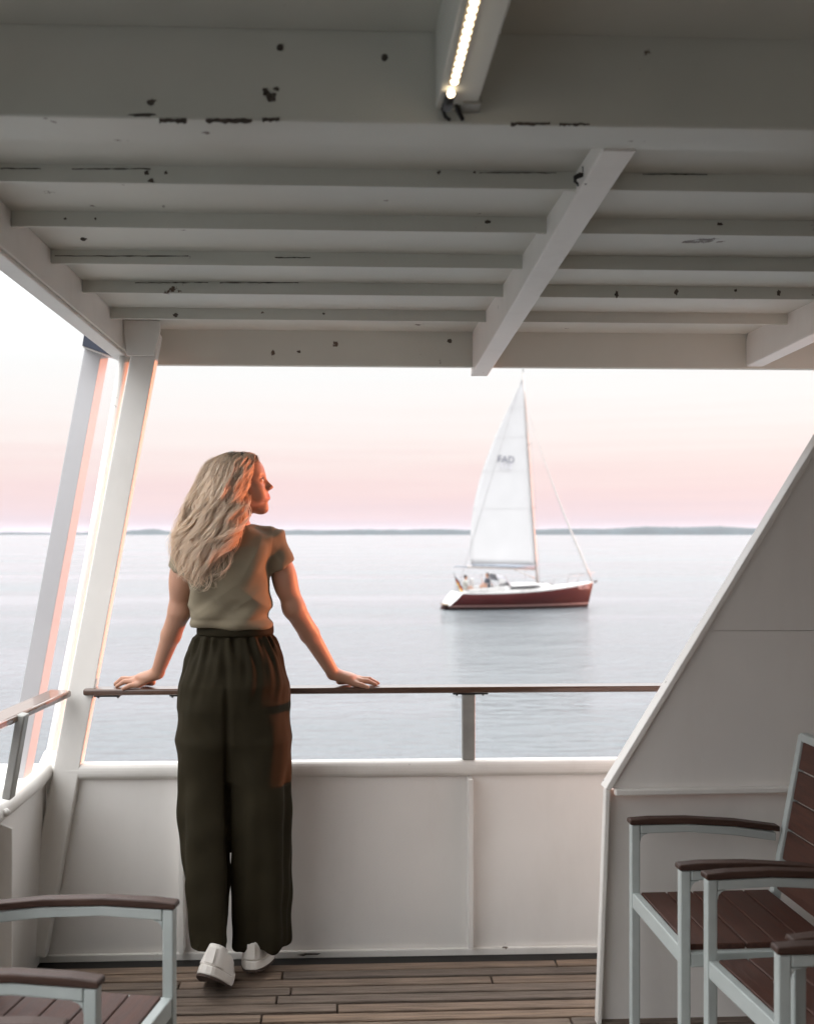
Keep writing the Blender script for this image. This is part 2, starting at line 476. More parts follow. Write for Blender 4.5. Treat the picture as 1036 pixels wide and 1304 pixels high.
q0, q1 = P(588,124,1.77), P(612,136,1.77)
MB().box((q0.x, 1.76, q1.z), (q1.x, 1.796, q0.z)).build('bracket', M['steel'], led, bevel=.002)

# ------------------------------------------------------------------ bulwarks, posts, rails
blk = empty('bulwark', (.4, 3.6, -.06), 'white steel stern bulwark wall behind the woman with ribs and a rounded top', 'wall')
MB().box((-1.06, 3.602, -.06), (.447, 3.612, .575)).build('panel', M['plate'], blk)
MB().box((.451, 3.602, -.06), (2.03, 3.612, .575)).build('panel', M['plate'], blk)
MB().box((-1.03, 3.575, .572), (2.03, 3.637, .630)).build('top_rail', M['paint'], blk, bevel=.024, seg=4)
for x in (-.553, .449, 1.452):
    MB().box((x - .009, 3.545, -.02), (x + .009, 3.6015, .571)).build('stiffener', M['paint'], blk, bevel=.003)
MB().box((-1.05, 3.585, -.06), (2.0, 3.601, -.035)).build('weld_strip', M['paint'], blk, bevel=.003)
MB().add([P(378,1216,3.585), P(388,1214,3.575), P(409,1214,3.57), P(404,1216,3.57), P(390,1216.5,3.572), P(386,1218,3.56)], [(0,1,4),(1,2,3,4),(0,4,5),(0,5,1)]).build('paint_flake', M['rust'], blk)

cp = empty('side_wall', (-1.12, -4, -.06), 'unseen white wall added behind the camera on the port edge to cut sky light', 'wall')  # unseen wall, added so less port sky light reaches the near ceiling
MB().box((-1.15, -8.0, -.06), (-1.12, -1.0, 2.42)).build('panel', M['plate'], cp)
pb = empty('bulwark', (-1.05, 2.2, -.06), 'white port side bulwark at the far left with sunlit rounded top pipe', 'wall')
MB().prism([(-1.055, -.06), (-1.045, -.06), (-1.025, .58), (-1.035, .58)], 'y', -8.0, 3.60).build('panel', M['plate'], pb)
MB().tube([(-1.03, -8.0, .592), (-1.03, 2.4, .592), (-1.03, 3.50, .592), (-1.026, 3.58, .605), P(66,962,3.66)], .029, 14).build('top_pipe', M['paint'], pb)
MB().prism([(-1.044, -.05), (-.985, -.05), (-.985, .545), (-1.024, .56)], 'y', 3.10, 3.112).build('stiffener', M['paint'], pb, bevel=.002)
q = P(9, 1034, 3.097)
MB().tube([q, q + Vector((0, -.012, 0))], .012, 6).build('bolt', M['paint'], pb)
cw = empty('side_wall', (2.05, .6, -.06), 'white closed cabin side on the starboard edge of the deck', 'wall')
MB().box((2.07, -8.0, -.06), (2.10, 2.93, 2.42)).build('panel', M['plate'], cw)
sb = empty('bulwark', (2.03, 2.4, -.06), 'white starboard bulwark beyond the sloping side wall', 'wall')
MB().box((2.03, -1.5, -.06), (2.04, 3.61, .575)).build('panel', M['plate'], sb)
MB().tube([(2.035, -1.5, .6), (2.035, 3.6, .6)], .03, 12).build('top_pipe', M['paint'], sb)

post = empty('post', P(38, 1205, 3.56), 'white leaning corner post holding up the ceiling at the left', 'post')
MB().bar(P(43, 1215, 3.56), P(190, 424, 3.70), .090, .05).build('column', M['paint'], post, bevel=.005)
MB().prism([(P(160,425,3.7).x, 2.186), (P(207,425,3.7).x, 2.186), (P(207,425,3.7).x, 2.15), (P(199,462,3.7).x, 2.06), (P(165,462,3.7).x, 2.06)], 'y', 3.655, 3.668).build('gusset', M['paint'], post, bevel=.002)
MB().tube([P(159,455,3.74), P(114,712,3.72), P(66,958,3.66), P(60,980,3.63)], [.0185,.0185,.019,.02], 14).build('pipe', M['paint'], post)
for c in ((150,490,1),(137,572,1),(110,730,1)):
    pass

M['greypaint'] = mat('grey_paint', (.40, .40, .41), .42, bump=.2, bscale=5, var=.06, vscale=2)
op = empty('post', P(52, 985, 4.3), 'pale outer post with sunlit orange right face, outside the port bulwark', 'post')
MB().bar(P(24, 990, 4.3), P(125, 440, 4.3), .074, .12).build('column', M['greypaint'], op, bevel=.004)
nv = empty('roof_box', P(125, 440, 4.3), 'dark navy eave box on top of the outer left post', 'roof')
p0, p1 = P(104, 441, 4.12), P(165, 441, 4.12)
MB().add([P(105,440,4.1), P(166,461,4.1), P(150,452,4.55), P(112,446,4.55), P(113,390,4.1), P(166,400,4.1), P(150,398,4.55), P(118,392,4.55)],
         [(3,2,1,0),(4,5,6,7),(0,1,5,4),(1,2,6,5),(2,3,7,6),(3,0,4,7)]).build('eave', M['navy'], nv)
MB().add([P(105.5,441.5,4.12), P(165,462.5,4.12), P(150,454,4.5), P(112,448,4.5), P(105.5,440.5,4.12), P(165,461.5,4.12), P(150,453,4.5), P(112,447,4.5)],
         [(3,2,1,0),(4,5,6,7),(0,1,5,4),(1,2,6,5),(2,3,7,6),(3,0,4,7)]).build('soffit', M['paint'], nv)
led_ = empty('hull_ledge', (-1.25, 4.3, .40), 'white ledge outside the port bulwark at the foot of the outer post', 'ledge')
z_l = P(30, 987, 4.3).z
MB().box((-1.95, 4.08, z_l - .06), (-1.275, 4.52, z_l)).build('plate', M['paint'], led_, bevel=.01)
MB().box((-1.93, 4.1, -3.2), (-1.29, 4.5, z_l - .061)).build('side', M['paint'], led_)

def handrail(name, label, loc): return empty(name, loc, label, 'handrail')
hr = handrail('handrail', 'dark wooden handrail across the stern on which the woman leans', (.2, 3.6, .89))
MB().box((-.893, 3.567, .868), (1.98, 3.635, .891)).build('rail', M['railwood'], hr, bevel=.007, seg=3)
def bracket(x, w_=.062):
    MB().box((x - w_, 3.578, .8615), (x + w_, 3.622, .8675)).build('bracket', M['black'], hr, bevel=.002)
    for dx in (-w_ * .75, w_ * .75):
        MB().tube([(x + dx, 3.6, .862), (x + dx, 3.6, .855)], .004, 6).build('screw', M['black'], hr)
bracket(P(598, 880, 3.6).x); bracket(P(138, 880, 3.6).x, .045); bracket(P(228, 880, 3.6).x, .03); bracket(1.46)
for px in (596,):
    x = P(px, 900, 3.6).x
    MB().box((x - .0225, 3.583, .630), (x + .0225, 3.619, .861)).build('stanchion', M['steel'], hr, bevel=.004)
MB().box((1.44, 3.583, .63), (1.48, 3.619, .861)).build('stanchion', M['steel'], hr, bevel=.004)

hp = handrail('handrail', 'varnished wide handrail on the port side reaching the corner post', (-.97, 3.0, .89))
o = MB().add([(-1.19, 1.2, .868), (-1.10, 1.2, .868), (-.925, 3.545, .868), (-1.005, 3.575, .868), (-1.19, 1.2, .891), (-1.10, 1.2, .891), (-.925, 3.545, .891), (-1.005, 3.575, .891)],
         [(3,2,1,0),(4,5,6,7),(0,1,5,4),(1,2,6,5),(2,3,7,6),(3,0,4,7)]).build('rail', None, hp, bevel=.007, seg=3)
M['varnish'] = mat('varnished_wood', (.16, .075, .035), .22, var=.25, vscale=9, stretch=(10, .6, 10), coat=.7, spec=.5)
M['varnish'].node_tree.nodes['Principled BSDF'].inputs['Coat Roughness'].default_value = .05
o.data.materials.append(M['varnish'])
MB().bar(P(11, 1016, 3.10), P(29.5, 909, 3.10), .026, .05).build('stanchion', M['steel'], hp, bevel=.004)
hs = handrail('handrail', 'dark wooden handrail along the starboard bulwark', (2.03, 2.5, .89))
MB().box((1.995, -1.5, .868), (2.06, 3.62, .891)).build('rail', M['railwood'], hs, bevel=.006)
for yy in (3.58, 2.4, 1.2): MB().box((2.01, yy - .02, .63), (2.05, yy + .02, .868)).build('stanchion', M['steel'], hs)

# sloping wing wall on the right
wing = empty('wing_wall', (1.2, 2.95, -.06), 'white sloping steel side wall on the right behind the chairs', 'wall')
kx, kz = P(776, 1006, 2.95).x, P(776, 1006, 2.95).z
sl = (P(1036, 576, 2.95) - P(776, 1006, 2.95)); sl = sl.z / sl.x
def sx(z): return kx + (z - kz) / sl
zs = P(1000, 803, 2.95).z
MB().prism([(kx - .028, -.058), (kx, kz - .004), (2.02, kz + .002), (2.02, -.058)], 'y', 2.972, 2.99).build('lower_panel', M['plate'], wing)
MB().prism([(kx + .004, kz + .004), (sx(zs - .0007), zs - .0007), (2.02, zs - .0007), (2.02, kz + .004)], 'y', 2.950, 2.972).build('middle_panel', M['plate'], wing)
MB().prism([(sx(zs + .0007), zs + .0007), (sx(2.18), 2.18), (2.02, 2.18), (2.02, zs + .0007)], 'y', 2.950, 2.972).build('upper_panel', M['plate'], wing)
MB().prism([(kx + .01, kz - .012), (kx + .01, kz + .006), (2.015, kz + .012), (2.015, kz - .004)], 'y', 2.925, 2.9495).build('ledge', M['paint'], wing, bevel=.004)
# flange round the free edge, 1 cm proud of the panels
def flange(poly): MB().prism(poly, 'y', 2.938, 2.995).build('flange', M['paint'], wing, bevel=.003)
MB().prism([(kx + .02, kz + .01), (sx(2.1) + .02, 2.1), (2.01, 2.1), (2.01, kz + .01)], 'y', 2.974, 2.985).build('backing', M['plate'], wing)
n_ = Vector((-sl, 1)).normalized() * .014
MB().prism([(kx - .042, -.055), (kx - .0285, -.055), (kx - .0005, kz), (kx - .0145, kz + .004)], 'y', 2.94, 2.972).build('flange', M['paint'], wing, bevel=.003)
flange([(kx - .017, kz + .0045), (kx, kz + .0005), (sx(2.17), 2.17), (sx(2.17) + n_.x, 2.17 + n_.y)])
tag(MB().tube([P(826,919,2.95), P(829,914,2.95)], .005, 6).build('screw', M['black'], wing))

# ------------------------------------------------------------------ chairs
def arc_path(pts): return pts
def make_chair(label):
    root = empty('armchair', (0, 0, 0), label, 'chair', 'slatted armchairs on the deck')
    W = .194
    for s in (-1, 1):
        y = s * W
        # welded side frame: front leg, curved arm bar, rear leg
        MB().box((0, y - .0125, 0), (.025, y + .0125, .612)).build('leg', M['alu'], root, bevel=.0035, local=True)
        MB().bar((.445, y, 0), (.40, y, .40), .025, .0245).build('leg', M['alu'], root, bevel=.0035, local=True)
        prof = [(.026, .612), (.026, .588), (.16, .590), (.30, .578), (.415, .560), (.415, .584), (.30, .602), (.16, .612)]
        MB().prism([(a, c) for a, c in prof], 'y', y - .0124, y + .0124).build('arm_bar', M['alu'], root, bevel=.003, local=True)
        # corner fillets, front leg to arm bar and seat rail
        n = 6
        fil = [(.0255, .587), (.0255, .567)] + [(.0255 + .02 - .02 * math.cos(t), .567 + .02 * math.sin(t)) for t in [i * math.pi / 2 / n for i in range(1, n + 1)]]
        MB().prism(fil, 'y', y - .0115, y + .0115).build('gusset', M['alu'], root, local=True)
        top = [(-.006, .619), (-.004, .628), (.05, .6315), (.16, .631), (.30, .621), (.425, .603), (.425, .587), (.30, .604), (.16, .614), (.05, .6135), (-.003, .6135)]
        MB().prism(top, 'y', y - .0165, y + .0165).build('armrest', M['arm'], root, bevel=.004, seg=2, local=True)
        MB().box((.026, y - .011, .378), (.40, y + .011, .412)).build('seat_rail', M['alu'], root, bevel=.003, local=True)
        MB().bar((.405, y * .95, .37), (.498, y * .95, .858), .026, .024).build('back_stile', M['alu'], root, bevel=.0035, local=True)
    MB().box((.002, -W + .013, .382), (.024, W - .013, .424)).build('front_apron', M['alu'], root, bevel=.003, local=True)
    MB().box((.39, -W + .013, .378), (.412, W - .013, .408)).build('rear_apron', M['alu'], root, bevel=.003, local=True)
    MB().bar((.496, -W * .95, .853), (.496, W * .95, .853), .024, .024, side=(0, 0, 1)).build('top_bar', M['alu'], root, bevel=.0035, local=True)
    for i in range(5):
        x0 = .027 + i * .0735
        MB().box((x0, -W + .0125, .410), (x0 + .070, W - .0125, .425)).build('seat_slat', M['slat'], root, bevel=.002, seg=1, local=True)
    for i in range(5):
        t0 = .12 + i * .172; t1 = t0 + .160
        a = Vector((.407, 0, .37)); b = Vector((.498, 0, .858))
        q0, q1 = a.lerp(b, t0), a.lerp(b, t1)
        mid = (q0 + q1) / 2
        MB().bar((mid.x, -W * .95 + .013, mid.z), (mid.x, W * .95 - .013, mid.z), (q1 - q0).length, .013, side=(q1.z - q0.z, 0, -(q1.x - q0.x))).build('back_slat', M['slat'], root, bevel=.002, seg=1, local=True)
    return root
ch = make_chair('white framed armchair with brown slats against the sloping wall, its slatted back in view')
spots = [((.8125, 2.640), 1.3, None),
         ((.874, 2.184), 5.0, 'middle armchair on the right, between the slatted back chair and the bottom corner chair'),
         ((.843, 1.758), 0, 'nearest armchair on the right, only a front leg and armrest tip showing in the corner'),
         ((-.399, 2.050), 169, 'white framed armchair at lower left facing the woman, both armrests in view'),
         ((-.462, 1.500), 178, 'nearest armchair at bottom left, only a brown armrest tip showing')]
for i, ((x, y), rz, lab) in enumerate(spots):
    c = ch if i == 0 else copy_tree(ch)
    c.location = (x, y, .001); c.rotation_euler = (0, 0, R(rz))
    if lab: c['label'] = lab

# ------------------------------------------------------------------ the woman at the rail
class SDF:
    """a distance field on a grid, blended from rounded shapes, then turned into one continuous surface"""
    def __init__(s, lo, hi, h):
        s.lo = np.array(lo, float); s.h = h
        s.n = np.ceil((np.array(hi) - s.lo) / h).astype(int) + 1
        s.ax = [s.lo[i] + h * np.arange(s.n[i]) for i in range(3)]
        s.D = np.full(s.n, .06, np.float32)
    def region(s, lo, hi):
        sl = []
        for i in range(3):
            a = max(0, int(math.floor((lo[i] - s.lo[i]) / s.h))); b = min(s.n[i], int(math.ceil((hi[i] - s.lo[i]) / s.h)) + 1)
            if b - a < 1: return None, None
            sl.append(slice(a, b))
        X, Y, Z = np.meshgrid(*[s.ax[i][sl[i]] for i in range(3)], indexing='ij', sparse=True)
        return tuple(sl), (X, Y, Z)
    def comb(s, sl, d, k, sub=False):
        d = d.astype(np.float32); o = s.D[sl]
        if sub:
            d = -d
            if k > 0:
                hh = np.maximum(k - np.abs(o - d), 0) / k; s.D[sl] = np.maximum(o, d) + hh * hh * k * .25
            else: s.D[sl] = np.maximum(o, d)
        elif k > 0:
            hh = np.maximum(k - np.abs(o - d), 0) / k; s.D[sl] = np.minimum(o, d) - hh * hh * k * .25
        else: s.D[sl] = np.minimum(o, d)
    def ell(s, c, r, k=.01, rot=None, sub=False):
        c = np.array(c, float); r = np.array(r, float); m = r.max() + k + .03
        sl, g = s.region(c - m, c + m)
        if sl is None: return
        x, y, z = g[0] - c[0], g[1] - c[1], g[2] - c[2]
        if rot is not None:   # columns = local axes
            x, y, z = [x * rot[0][i] + y * rot[1][i] + z * rot[2][i] for i in range(3)]
        q = np.sqrt((x / r[0])**2 + (y / r[1])**2 + (z / r[2])**2)
        q2 = np.sqrt((x / r[0]**2)**2 + (y / r[1]**2)**2 + (z / r[2]**2)**2) + 1e-9
        s.comb(sl, q * (q - 1) / q2, k, sub)
    def cap(s, a, b, ra, rb, k=.01, sub=False, flat=False):
        a = np.array(a, float); b = np.array(b, float); m = max(ra, rb) + k + .03
        sl, g = s.region(np.minimum(a, b) - m, np.maximum(a, b) + m)
        if sl is None: return
        d = b - a; L2 = d.dot(d)
        px, py, pz = g[0] - a[0], g[1] - a[1], g[2] - a[2]
        t0 = (px * d[0] + py * d[1] + pz * d[2]) / L2
        t = np.clip(t0, 0, 1)
        q = np.sqrt((px - d[0]*t)**2 + (py - d[1]*t)**2 + (pz - d[2]*t)**2) - (ra + (rb - ra) * t)
        if flat:
            ln = math.sqrt(L2); q = np.maximum(q, np.maximum(-t0 * ln, (t0 - 1) * ln))
        s.comb(sl, q, k, sub)
    def loft(s, keys, k=.01, p=2.0):
        """keys: (z, cx, cy, rx, ry) from bottom to top"""
        K = np.array(keys, float); K = K[K[:, 0].argsort()]
        m = .05
        lo = [ (K[:,1]-K[:,3]).min() - m, (K[:,2]-K[:,4]).min() - m, K[0,0] - m]
        hi = [ (K[:,1]+K[:,3]).max() + m, (K[:,2]+K[:,4]).max() + m, K[-1,0] + m]
        sl, g = s.region(lo, hi)
        z = np.clip(g[2], K[0,0], K[-1,0])
        # smooth (cubic-ish) interpolation
        f = [np.interp(z, K[:,0], K[:,i]) for i in range(1, 5)]
        x, y = (g[0] - f[0]) / f[2], (g[1] - f[1]) / f[3]
        q = (np.abs(x)**p + np.abs(y)**p)**(1 / p)
        d = (q - 1) * np.minimum(f[2], f[3])
        d = np.maximum(d, np.maximum(K[0,0] - g[2], g[2] - K[-1,0]))
        s.comb(sl, d, k)
    def mesh(s, blur=1):
        D = s.D
        for _ in range(blur):
            E = D.copy()
            for a in range(3):
                E = (np.roll(E, 1, a) + 2 * E + np.roll(E, -1, a)) / 4
            D = E
        s.D = D
        ins = D < 0
        n = D.shape
        acc = np.zeros((n[0]-1, n[1]-1, n[2]-1, 3), np.float32); cnt = np.zeros((n[0]-1, n[1]-1, n[2]-1), np.float32)
        c0 = [slice(0, -1)] * 3
        def corner(o): return tuple(slice(o[i], n[i] - 1 + o[i]) for i in range(3))
        for a in range(3):
            for u in (0, 1):
                for v in (0, 1):
                    o = [0, 0, 0]; o[(a+1) % 3] = u; o[(a+2) % 3] = v
                    o2 = list(o); o2[a] = 1
                    d0, d1 = D[corner(o)], D[corner(o2)]
                    cr = (d0 < 0) != (d1 < 0)
                    t = np.where(cr, d0 / np.where(cr, d0 - d1, 1), 0)
                    acc[..., a] += np.where(cr, t, 0)
                    acc[..., (a+1) % 3] += np.where(cr, u, 0); acc[..., (a+2) % 3] += np.where(cr, v, 0)
                    cnt += cr
        cells = np.argwhere(cnt > 0)
        idx = np.full(cnt.shape, -1, np.int64); idx[tuple(cells.T)] = np.arange(len(cells))
        vs = s.lo + s.h * (cells + acc[tuple(cells.T)] / cnt[tuple(cells.T)][:, None])
        fs = []
        for a in range(3):
            sl0 = [slice(1, -1)] * 3; sl1 = [slice(1, -1)] * 3
            sl0[a] = slice(0, -1); sl1[a] = slice(1, None)
            i0, i1 = ins[tuple(sl0)], ins[tuple(sl1)]
            for flip in (False, True):
                e = np.argwhere((i0 & ~i1) if not flip else (~i0 & i1))
                if not len(e): continue
                off = np.ones(3, int); off[a] = 0
                e = e + off
                b, c = (a+1) % 3, (a+2) % 3
                q = []
                for du, dv in ((-1,-1),(0,-1),(0,0),(-1,0)):
                    cc = e.copy(); cc[:, b] += du; cc[:, c] += dv
                    q.append(idx[cc[:, 0], cc[:, 1], cc[:, 2]])
                q = np.stack(q, 1)
                if flip: q = q[:, ::-1]
                fs.append(q)
        return vs, np.concatenate(fs)
def np_obj(name, vs, fs, m, parent, smooth_it=0):
    me = bpy.data.meshes.new(name)
    o0 = np.array(origin_of(parent)) if parent else np.zeros(3)
    fs = np.asarray(fs); fs = fs[(fs >= 0).all(1)]
    me.from_pydata((vs - o0).tolist(), [], fs.tolist())
    me.polygons.foreach_set('use_smooth', [True] * len(me.polygons))
    me.update()
    me.materials.append(m)
    o = bpy.data.objects.new(name, me); C.objects.link(o); o.parent = parent
    if smooth_it:
        sm = o.modifiers.new('smooth', 'SMOOTH'); sm.factor = .5; sm.iterations = smooth_it
    return o
def normals(vs, fs):
    a, b, c, d = (vs[fs[:, i]] for i in range(4))
    fn = np.cross(c - a, d - b)
    N = np.zeros_like(vs)
    for i in range(4): np.add.at(N, fs[:, i], fn)
    return N / (np.linalg.norm(N, axis=1, keepdims=True) + 1e-12)
def wav(p, f, ph): return np.sin(p @ np.array(f) + ph)

BY = 3.38
woman = empty('person', (-.355, 3.34, 0), 'woman with long blonde hair, khaki top and dark trousers leaning on the stern rail', 'person')
def Q(px, py, Y=BY): return np.array(P(px, py, Y))

# --- body (head, neck, torso, arms, hands) as one surface
B = SDF((-.80, 3.22, .86), (.17, 3.70, 1.74), .0035)
# torso
B.loft([(1.02, -.353, 3.38, .115, .085), (1.13, -.353, 3.375, .108, .082), (1.25, -.366, 3.37, .118, .09), (1.34, -.372, 3.37, .128, .095), (1.42, -.372, 3.375, .105, .075), (1.455, -.365, 3.38, .06, .055)], k=.03)
B.cap(Q(292, 700, 3.385), Q(299, 640, 3.37), .058, .049, k=.03)                  # neck
RS, RE, RW = Q(349, 694, 3.385), Q(374, 774, 3.42), Q(424, 857, 3.585)
LS, LE, LW = Q(234, 697, 3.385), Q(229, 778, 3.42), Q(201, 856, 3.575)
for S_, E_, W_ in ((RS, RE, RW), (LS, LE, LW)):
    B.cap(S_, E_ , .040, .035, k=.02)
    m1 = E_ * .62 + W_ * .38
    B.cap(E_, m1, .036, .0335, k=.02); B.cap(m1, W_, .0325, .0225, k=.012)
    B.ell(S_ * .45 + E_ * .55 + np.array([0, -.006, 0]), (.036, .038, .06), k=.02)
# hands
def hand(W_, sgn, kn, tips, thumb):
    """W_ wrist; kn knuckles and tips of index..little finger; thumb (root, joint, tip)"""
    for kx in kn: B.cap(W_ + np.array([0, 0, -.002]), kx, .0165, .0115, k=.012)
    c = (W_ + sum(kn) / 4) / 2; B.ell(c, (.036, .028, .014), k=.012)
    for (kx, mid, tip) in tips:
        B.cap(kx, mid, .0105, .0092, k=.006); B.cap(mid, tip, .0090, .0070, k=.004)
    B.cap(thumb[0], thumb[1], .013, .011, k=.012); B.cap(thumb[1], thumb[2], .0100, .0078, k=.005)
RZ = .891
def H(px, Y, z): return np.array([P(px, 800, Y).x, Y, z])
# right hand, fingers along the rail to the right, little finger nearest
kn = [H(455, 3.637, RZ + .017), H(457, 3.617, RZ + .023), H(455, 3.596, RZ + .020), H(451, 3.577, RZ + .012)]
hand(RW, 1, kn, [(kn[0], H(467, 3.640, RZ + .018), H(477, 3.641, RZ + .007)), (kn[1], H(470, 3.618, RZ + .022), H(481.5, 3.618, RZ + .007)),
                 (kn[2], H(468, 3.594, RZ + .018), H(479, 3.592, RZ + .006)), (kn[3], H(460, 3.570, RZ + .008), H(468.5, 3.563, RZ + .001))],
     (H(432, 3.612, RZ + .016), H(441, 3.645, RZ + .010), H(451, 3.660, RZ - .002)))
kn = [H(172, 3.637, RZ + .020), H(169.5, 3.617, RZ + .026), H(172, 3.596, RZ + .022), H(176, 3.577, RZ + .013)]
hand(LW, -1, kn, [(kn[0], H(160, 3.640, RZ + .026), H(149, 3.640, RZ + .008)), (kn[1], H(156, 3.618, RZ + .028), H(145.5, 3.616, RZ + .008)),
                  (kn[2], H(158, 3.594, RZ + .021), H(148.5, 3.590, RZ + .006)), (kn[3], H(165, 3.571, RZ + .010), H(156.5, 3.563, RZ + .001))],
     (H(194, 3.612, RZ + .016), H(185, 3.645, RZ + .010), H(175, 3.660, RZ - .002)))
# head: local axes f (face), s (towards the camera side, her right), u (up)
HC = Q(307.5, 618.5, 3.385) ; hk_ = .875
fa = R(1); tilt = R(11)
f_ = np.array([math.cos(fa) * math.cos(tilt), math.sin(fa) * math.cos(tilt), math.sin(tilt)])
s_ = np.array([math.sin(fa), -math.cos(fa), 0.0]); u_ = -np.cross(f_, s_); u_ = u_ if u_[2] > 0 else -u_
ROT = np.stack([f_, s_, u_], 1)
def hp_(f, s, u): return HC + hk_ * (f_ * f + s_ * s + u_ * u)
def he(f, s, u, r, k=.01, sub=False): B.ell(hp_(f, s, u), np.array(r) * hk_, k, rot=ROT, sub=sub)
def hc(a, b, ra, rb, k=.008, sub=False): B.cap(hp_(*a), hp_(*b), ra * hk_, rb * hk_, k, sub)
he(-.012, 0, .034, (.098, .076, .090), .0)
he(.028, 0, -.026, (.056, .058, .078), .03)
he(.052, 0, .045, (.037, .056, .045), .03)                 # forehead
hc((.066, 0, -.099), (.050, 0, -.098), .0165, .019, .018)  # chin
for q in (-1, 1):
    hc((.060, q*.010, -.099), (.000, q*.046, -.066), .0165, .016, .016)
    he(.050, q*.036, -.026, (.029, .023, .024), .02)       # cheek
    he(.064, q*.030, -.050, (.018, .016, .018), .02)       # smiling cheek
    hc((.070, q*.040, .026), (.082, q*.010, .022), .009, .010, .012)   # brow ridge
hc((.082, 0, .016), (.105, 0, -.022), .0075, .0088, .010)  # nose
he(.107, 0, -.0265, (.0105, .0088, .0085), .006)
for q in (-1, 1):
    he(.097, q*.0115, -.031, (.011, .0068, .0065), .006)
    he(.086, q*.034, .004, (.016, .017, .0125), .010, sub=True)
    he(.0715, q*.032, .004, (.0155, .0165, .0125), .003)   # eyelids over the eye
hc((.074, 0, -.055), (.078, 0, -.066), .018, .018, .014)   # muzzle
he(.094, 0, -.079, (.008, .016, .006), .008, sub=True)     # hollow above the chin
for q in (-1, 1):
    hc((.0945, 0, -.0530), (.074, q*.025, -.0500), .0046, .0030, .005)    # upper lip
    hc((.0920, 0, -.0655), (.074, q*.023, -.0545), .0055, .0030, .005)    # lower lip
    hc((.103, 0, -.0592), (.070, q*.029, -.0505), .0026, .0026, .003, sub=True)
he(.097, 0, -.0415, (.004, .004, .006), .005, sub=True)
hc((.074, 0, .012), (.090, 0, -.026), .0105, .0130, .006)   # core of the nose
for q in (-1, 1):
    he(-.008, q*.072, -.004, (.018, .010, .031), .006)
    he(-.004, q*.082, -.004, (.010, .006, .020), .005, sub=True)
vs, fs = B.mesh(1)
body = np_obj('body', vs, fs, M['skin'], woman, 1)
# lips carry their own colour in a vertex attribute
me = body.data
co = vs - HC
lf, ls, lu = (co @ f_) / hk_, (co @ s_) / hk_, (co @ u_) / hk_
lip = (np.clip((lf - .0795 + np.abs(ls) * .30) / .004, 0, 1) * (np.abs(ls) < .025) * np.clip((-.0478 - lu) / .002, 0, 1) * np.clip((lu + .0715) / .002, 0, 1))
at = me.attributes.new('lip', 'FLOAT', 'POINT'); at.data.foreach_set('value', lip.astype(np.float32))
t = M['skin'].node_tree; pb_ = t.nodes['Principled BSDF']
an = t.nodes.new('ShaderNodeAttribute'); an.attribute_name = 'lip'
mx = t.nodes.new('ShaderNodeMix'); mx.data_type = 'RGBA'
t.links.new(pb_.inputs['Base Color'].links[0].from_socket, mx.inputs['A']); mx.inputs['B'].default_value = (.50, .20, .17, 1)
t.links.new(an.outputs['Fac'], mx.inputs['Factor']); t.links.new(mx.outputs['Result'], pb_.inputs['Base Color'])
M['eye'] = mat('eye_white', (.75, .72, .70), .15, var=.05, vscale=60)
M['iris'] = mat('eye_iris', (.06, .05, .04), .15, var=.3, vscale=400)
M['lash'] = mat('lash_hair', (.035, .022, .016), .6, var=.2, vscale=100)
for q in (1, -1):
    e = MB().sphere(hp_(.0740, q*.031, .0035), .0130 * hk_, 14, 10).build('eye', M['eye'], woman)
    MB().sphere(hp_(.0835, q*.0285, .0035), .0056 * hk_, 10, 8).build('iris', M['iris'], e)
    MB().tube([hp_(.0845 - .004*abs(i)**1.2*.6 + .003, q*(.031 + .0042*i), .0105 + .0015 - .0009*i*i) for i in (-3,-2,-1,0,1,2,3)], [.0006,.0012,.0016,.0017,.0016,.0014,.0008], 5).build('eyelash', M['lash'], woman)
    MB().tube([hp_(.0945, q*.014, .0275), hp_(.092, q*.021, .0310), hp_(.087, q*.034, .0335), hp_(.077, q*.047, .0285)], [.0016,.0024,.0022,.0010], 6).build('eyebrow', M['lash'], woman)

# --- shirt
T = SDF((-.66, 3.20, 1.10), (-.08, 3.54, 1.50), .0045)
zz = lambda py: P(0, py, BY).z
def sec(py, x0, x1, cy, ry):
    a, b = P(x0, py, cy), P(x1, py, cy)
    return ((a.z + b.z) / 2, (a.x + b.x) / 2, cy, (b.x - a.x) / 2, ry)
T.loft([sec(797, 244, 346.5, 3.375, .103), sec(775, 243, 345, 3.372, .105), sec(745, 240, 342, 3.37, .112), sec(715, 236, 342, 3.37, .117), sec(695, 234, 346, 3.372, .108),
        sec(686, 240, 347, 3.376, .090), sec(678, 252, 342, 3.38, .074), sec(671, 272, 322, 3.383, .060)], k=.02, p=2.9)
T.cap(Q(340, 685, 3.383), Q(357.5, 722, 3.398), .0575, .0515, k=.025, flat=True)
T.cap(Q(244, 688, 3.383), Q(230.5, 728, 3.398), .051, .049, k=.025, flat=True)
T.cap(Q(341, 684, 3.383), Q(300, 686, 3.383), .040, .05, k=.02)
T.cap(Q(246, 687, 3.383), Q(285, 688, 3.383), .036, .05, k=.02)
vs, fs = T.mesh(1)
N = normals(vs, fs)
zh = vs[:, 2]
disp = .0042 * wav(vs, (18, 0, 62), 0) * np.clip((1.30 - zh) / .1, 0, 1) + .0034 * wav(vs, (-45, 0, 75), 1.3) * np.clip((1.26 - zh) / .08, 0, 1)
disp += .0052 * wav(vs, (70, 10, -38), .5) * np.exp(-((vs[:, 0] - P(341, 720, BY).x)**2 + (zh - 1.33)**2) / .006)
disp += .0012 * wav(vs, (60, 0, 95), 2.0) * np.clip((vs[:, 0] - P(345, 700, BY).x) / .02, 0, 1)
disp += .0020 * wav(vs, (31, 20, 23), .2) + .0016 * wav(vs, (-57, 11, 41), .9)
def fold(f, ph, sh=1.6): return (1 - np.abs(wav(vs, f, ph)))**sh - .35
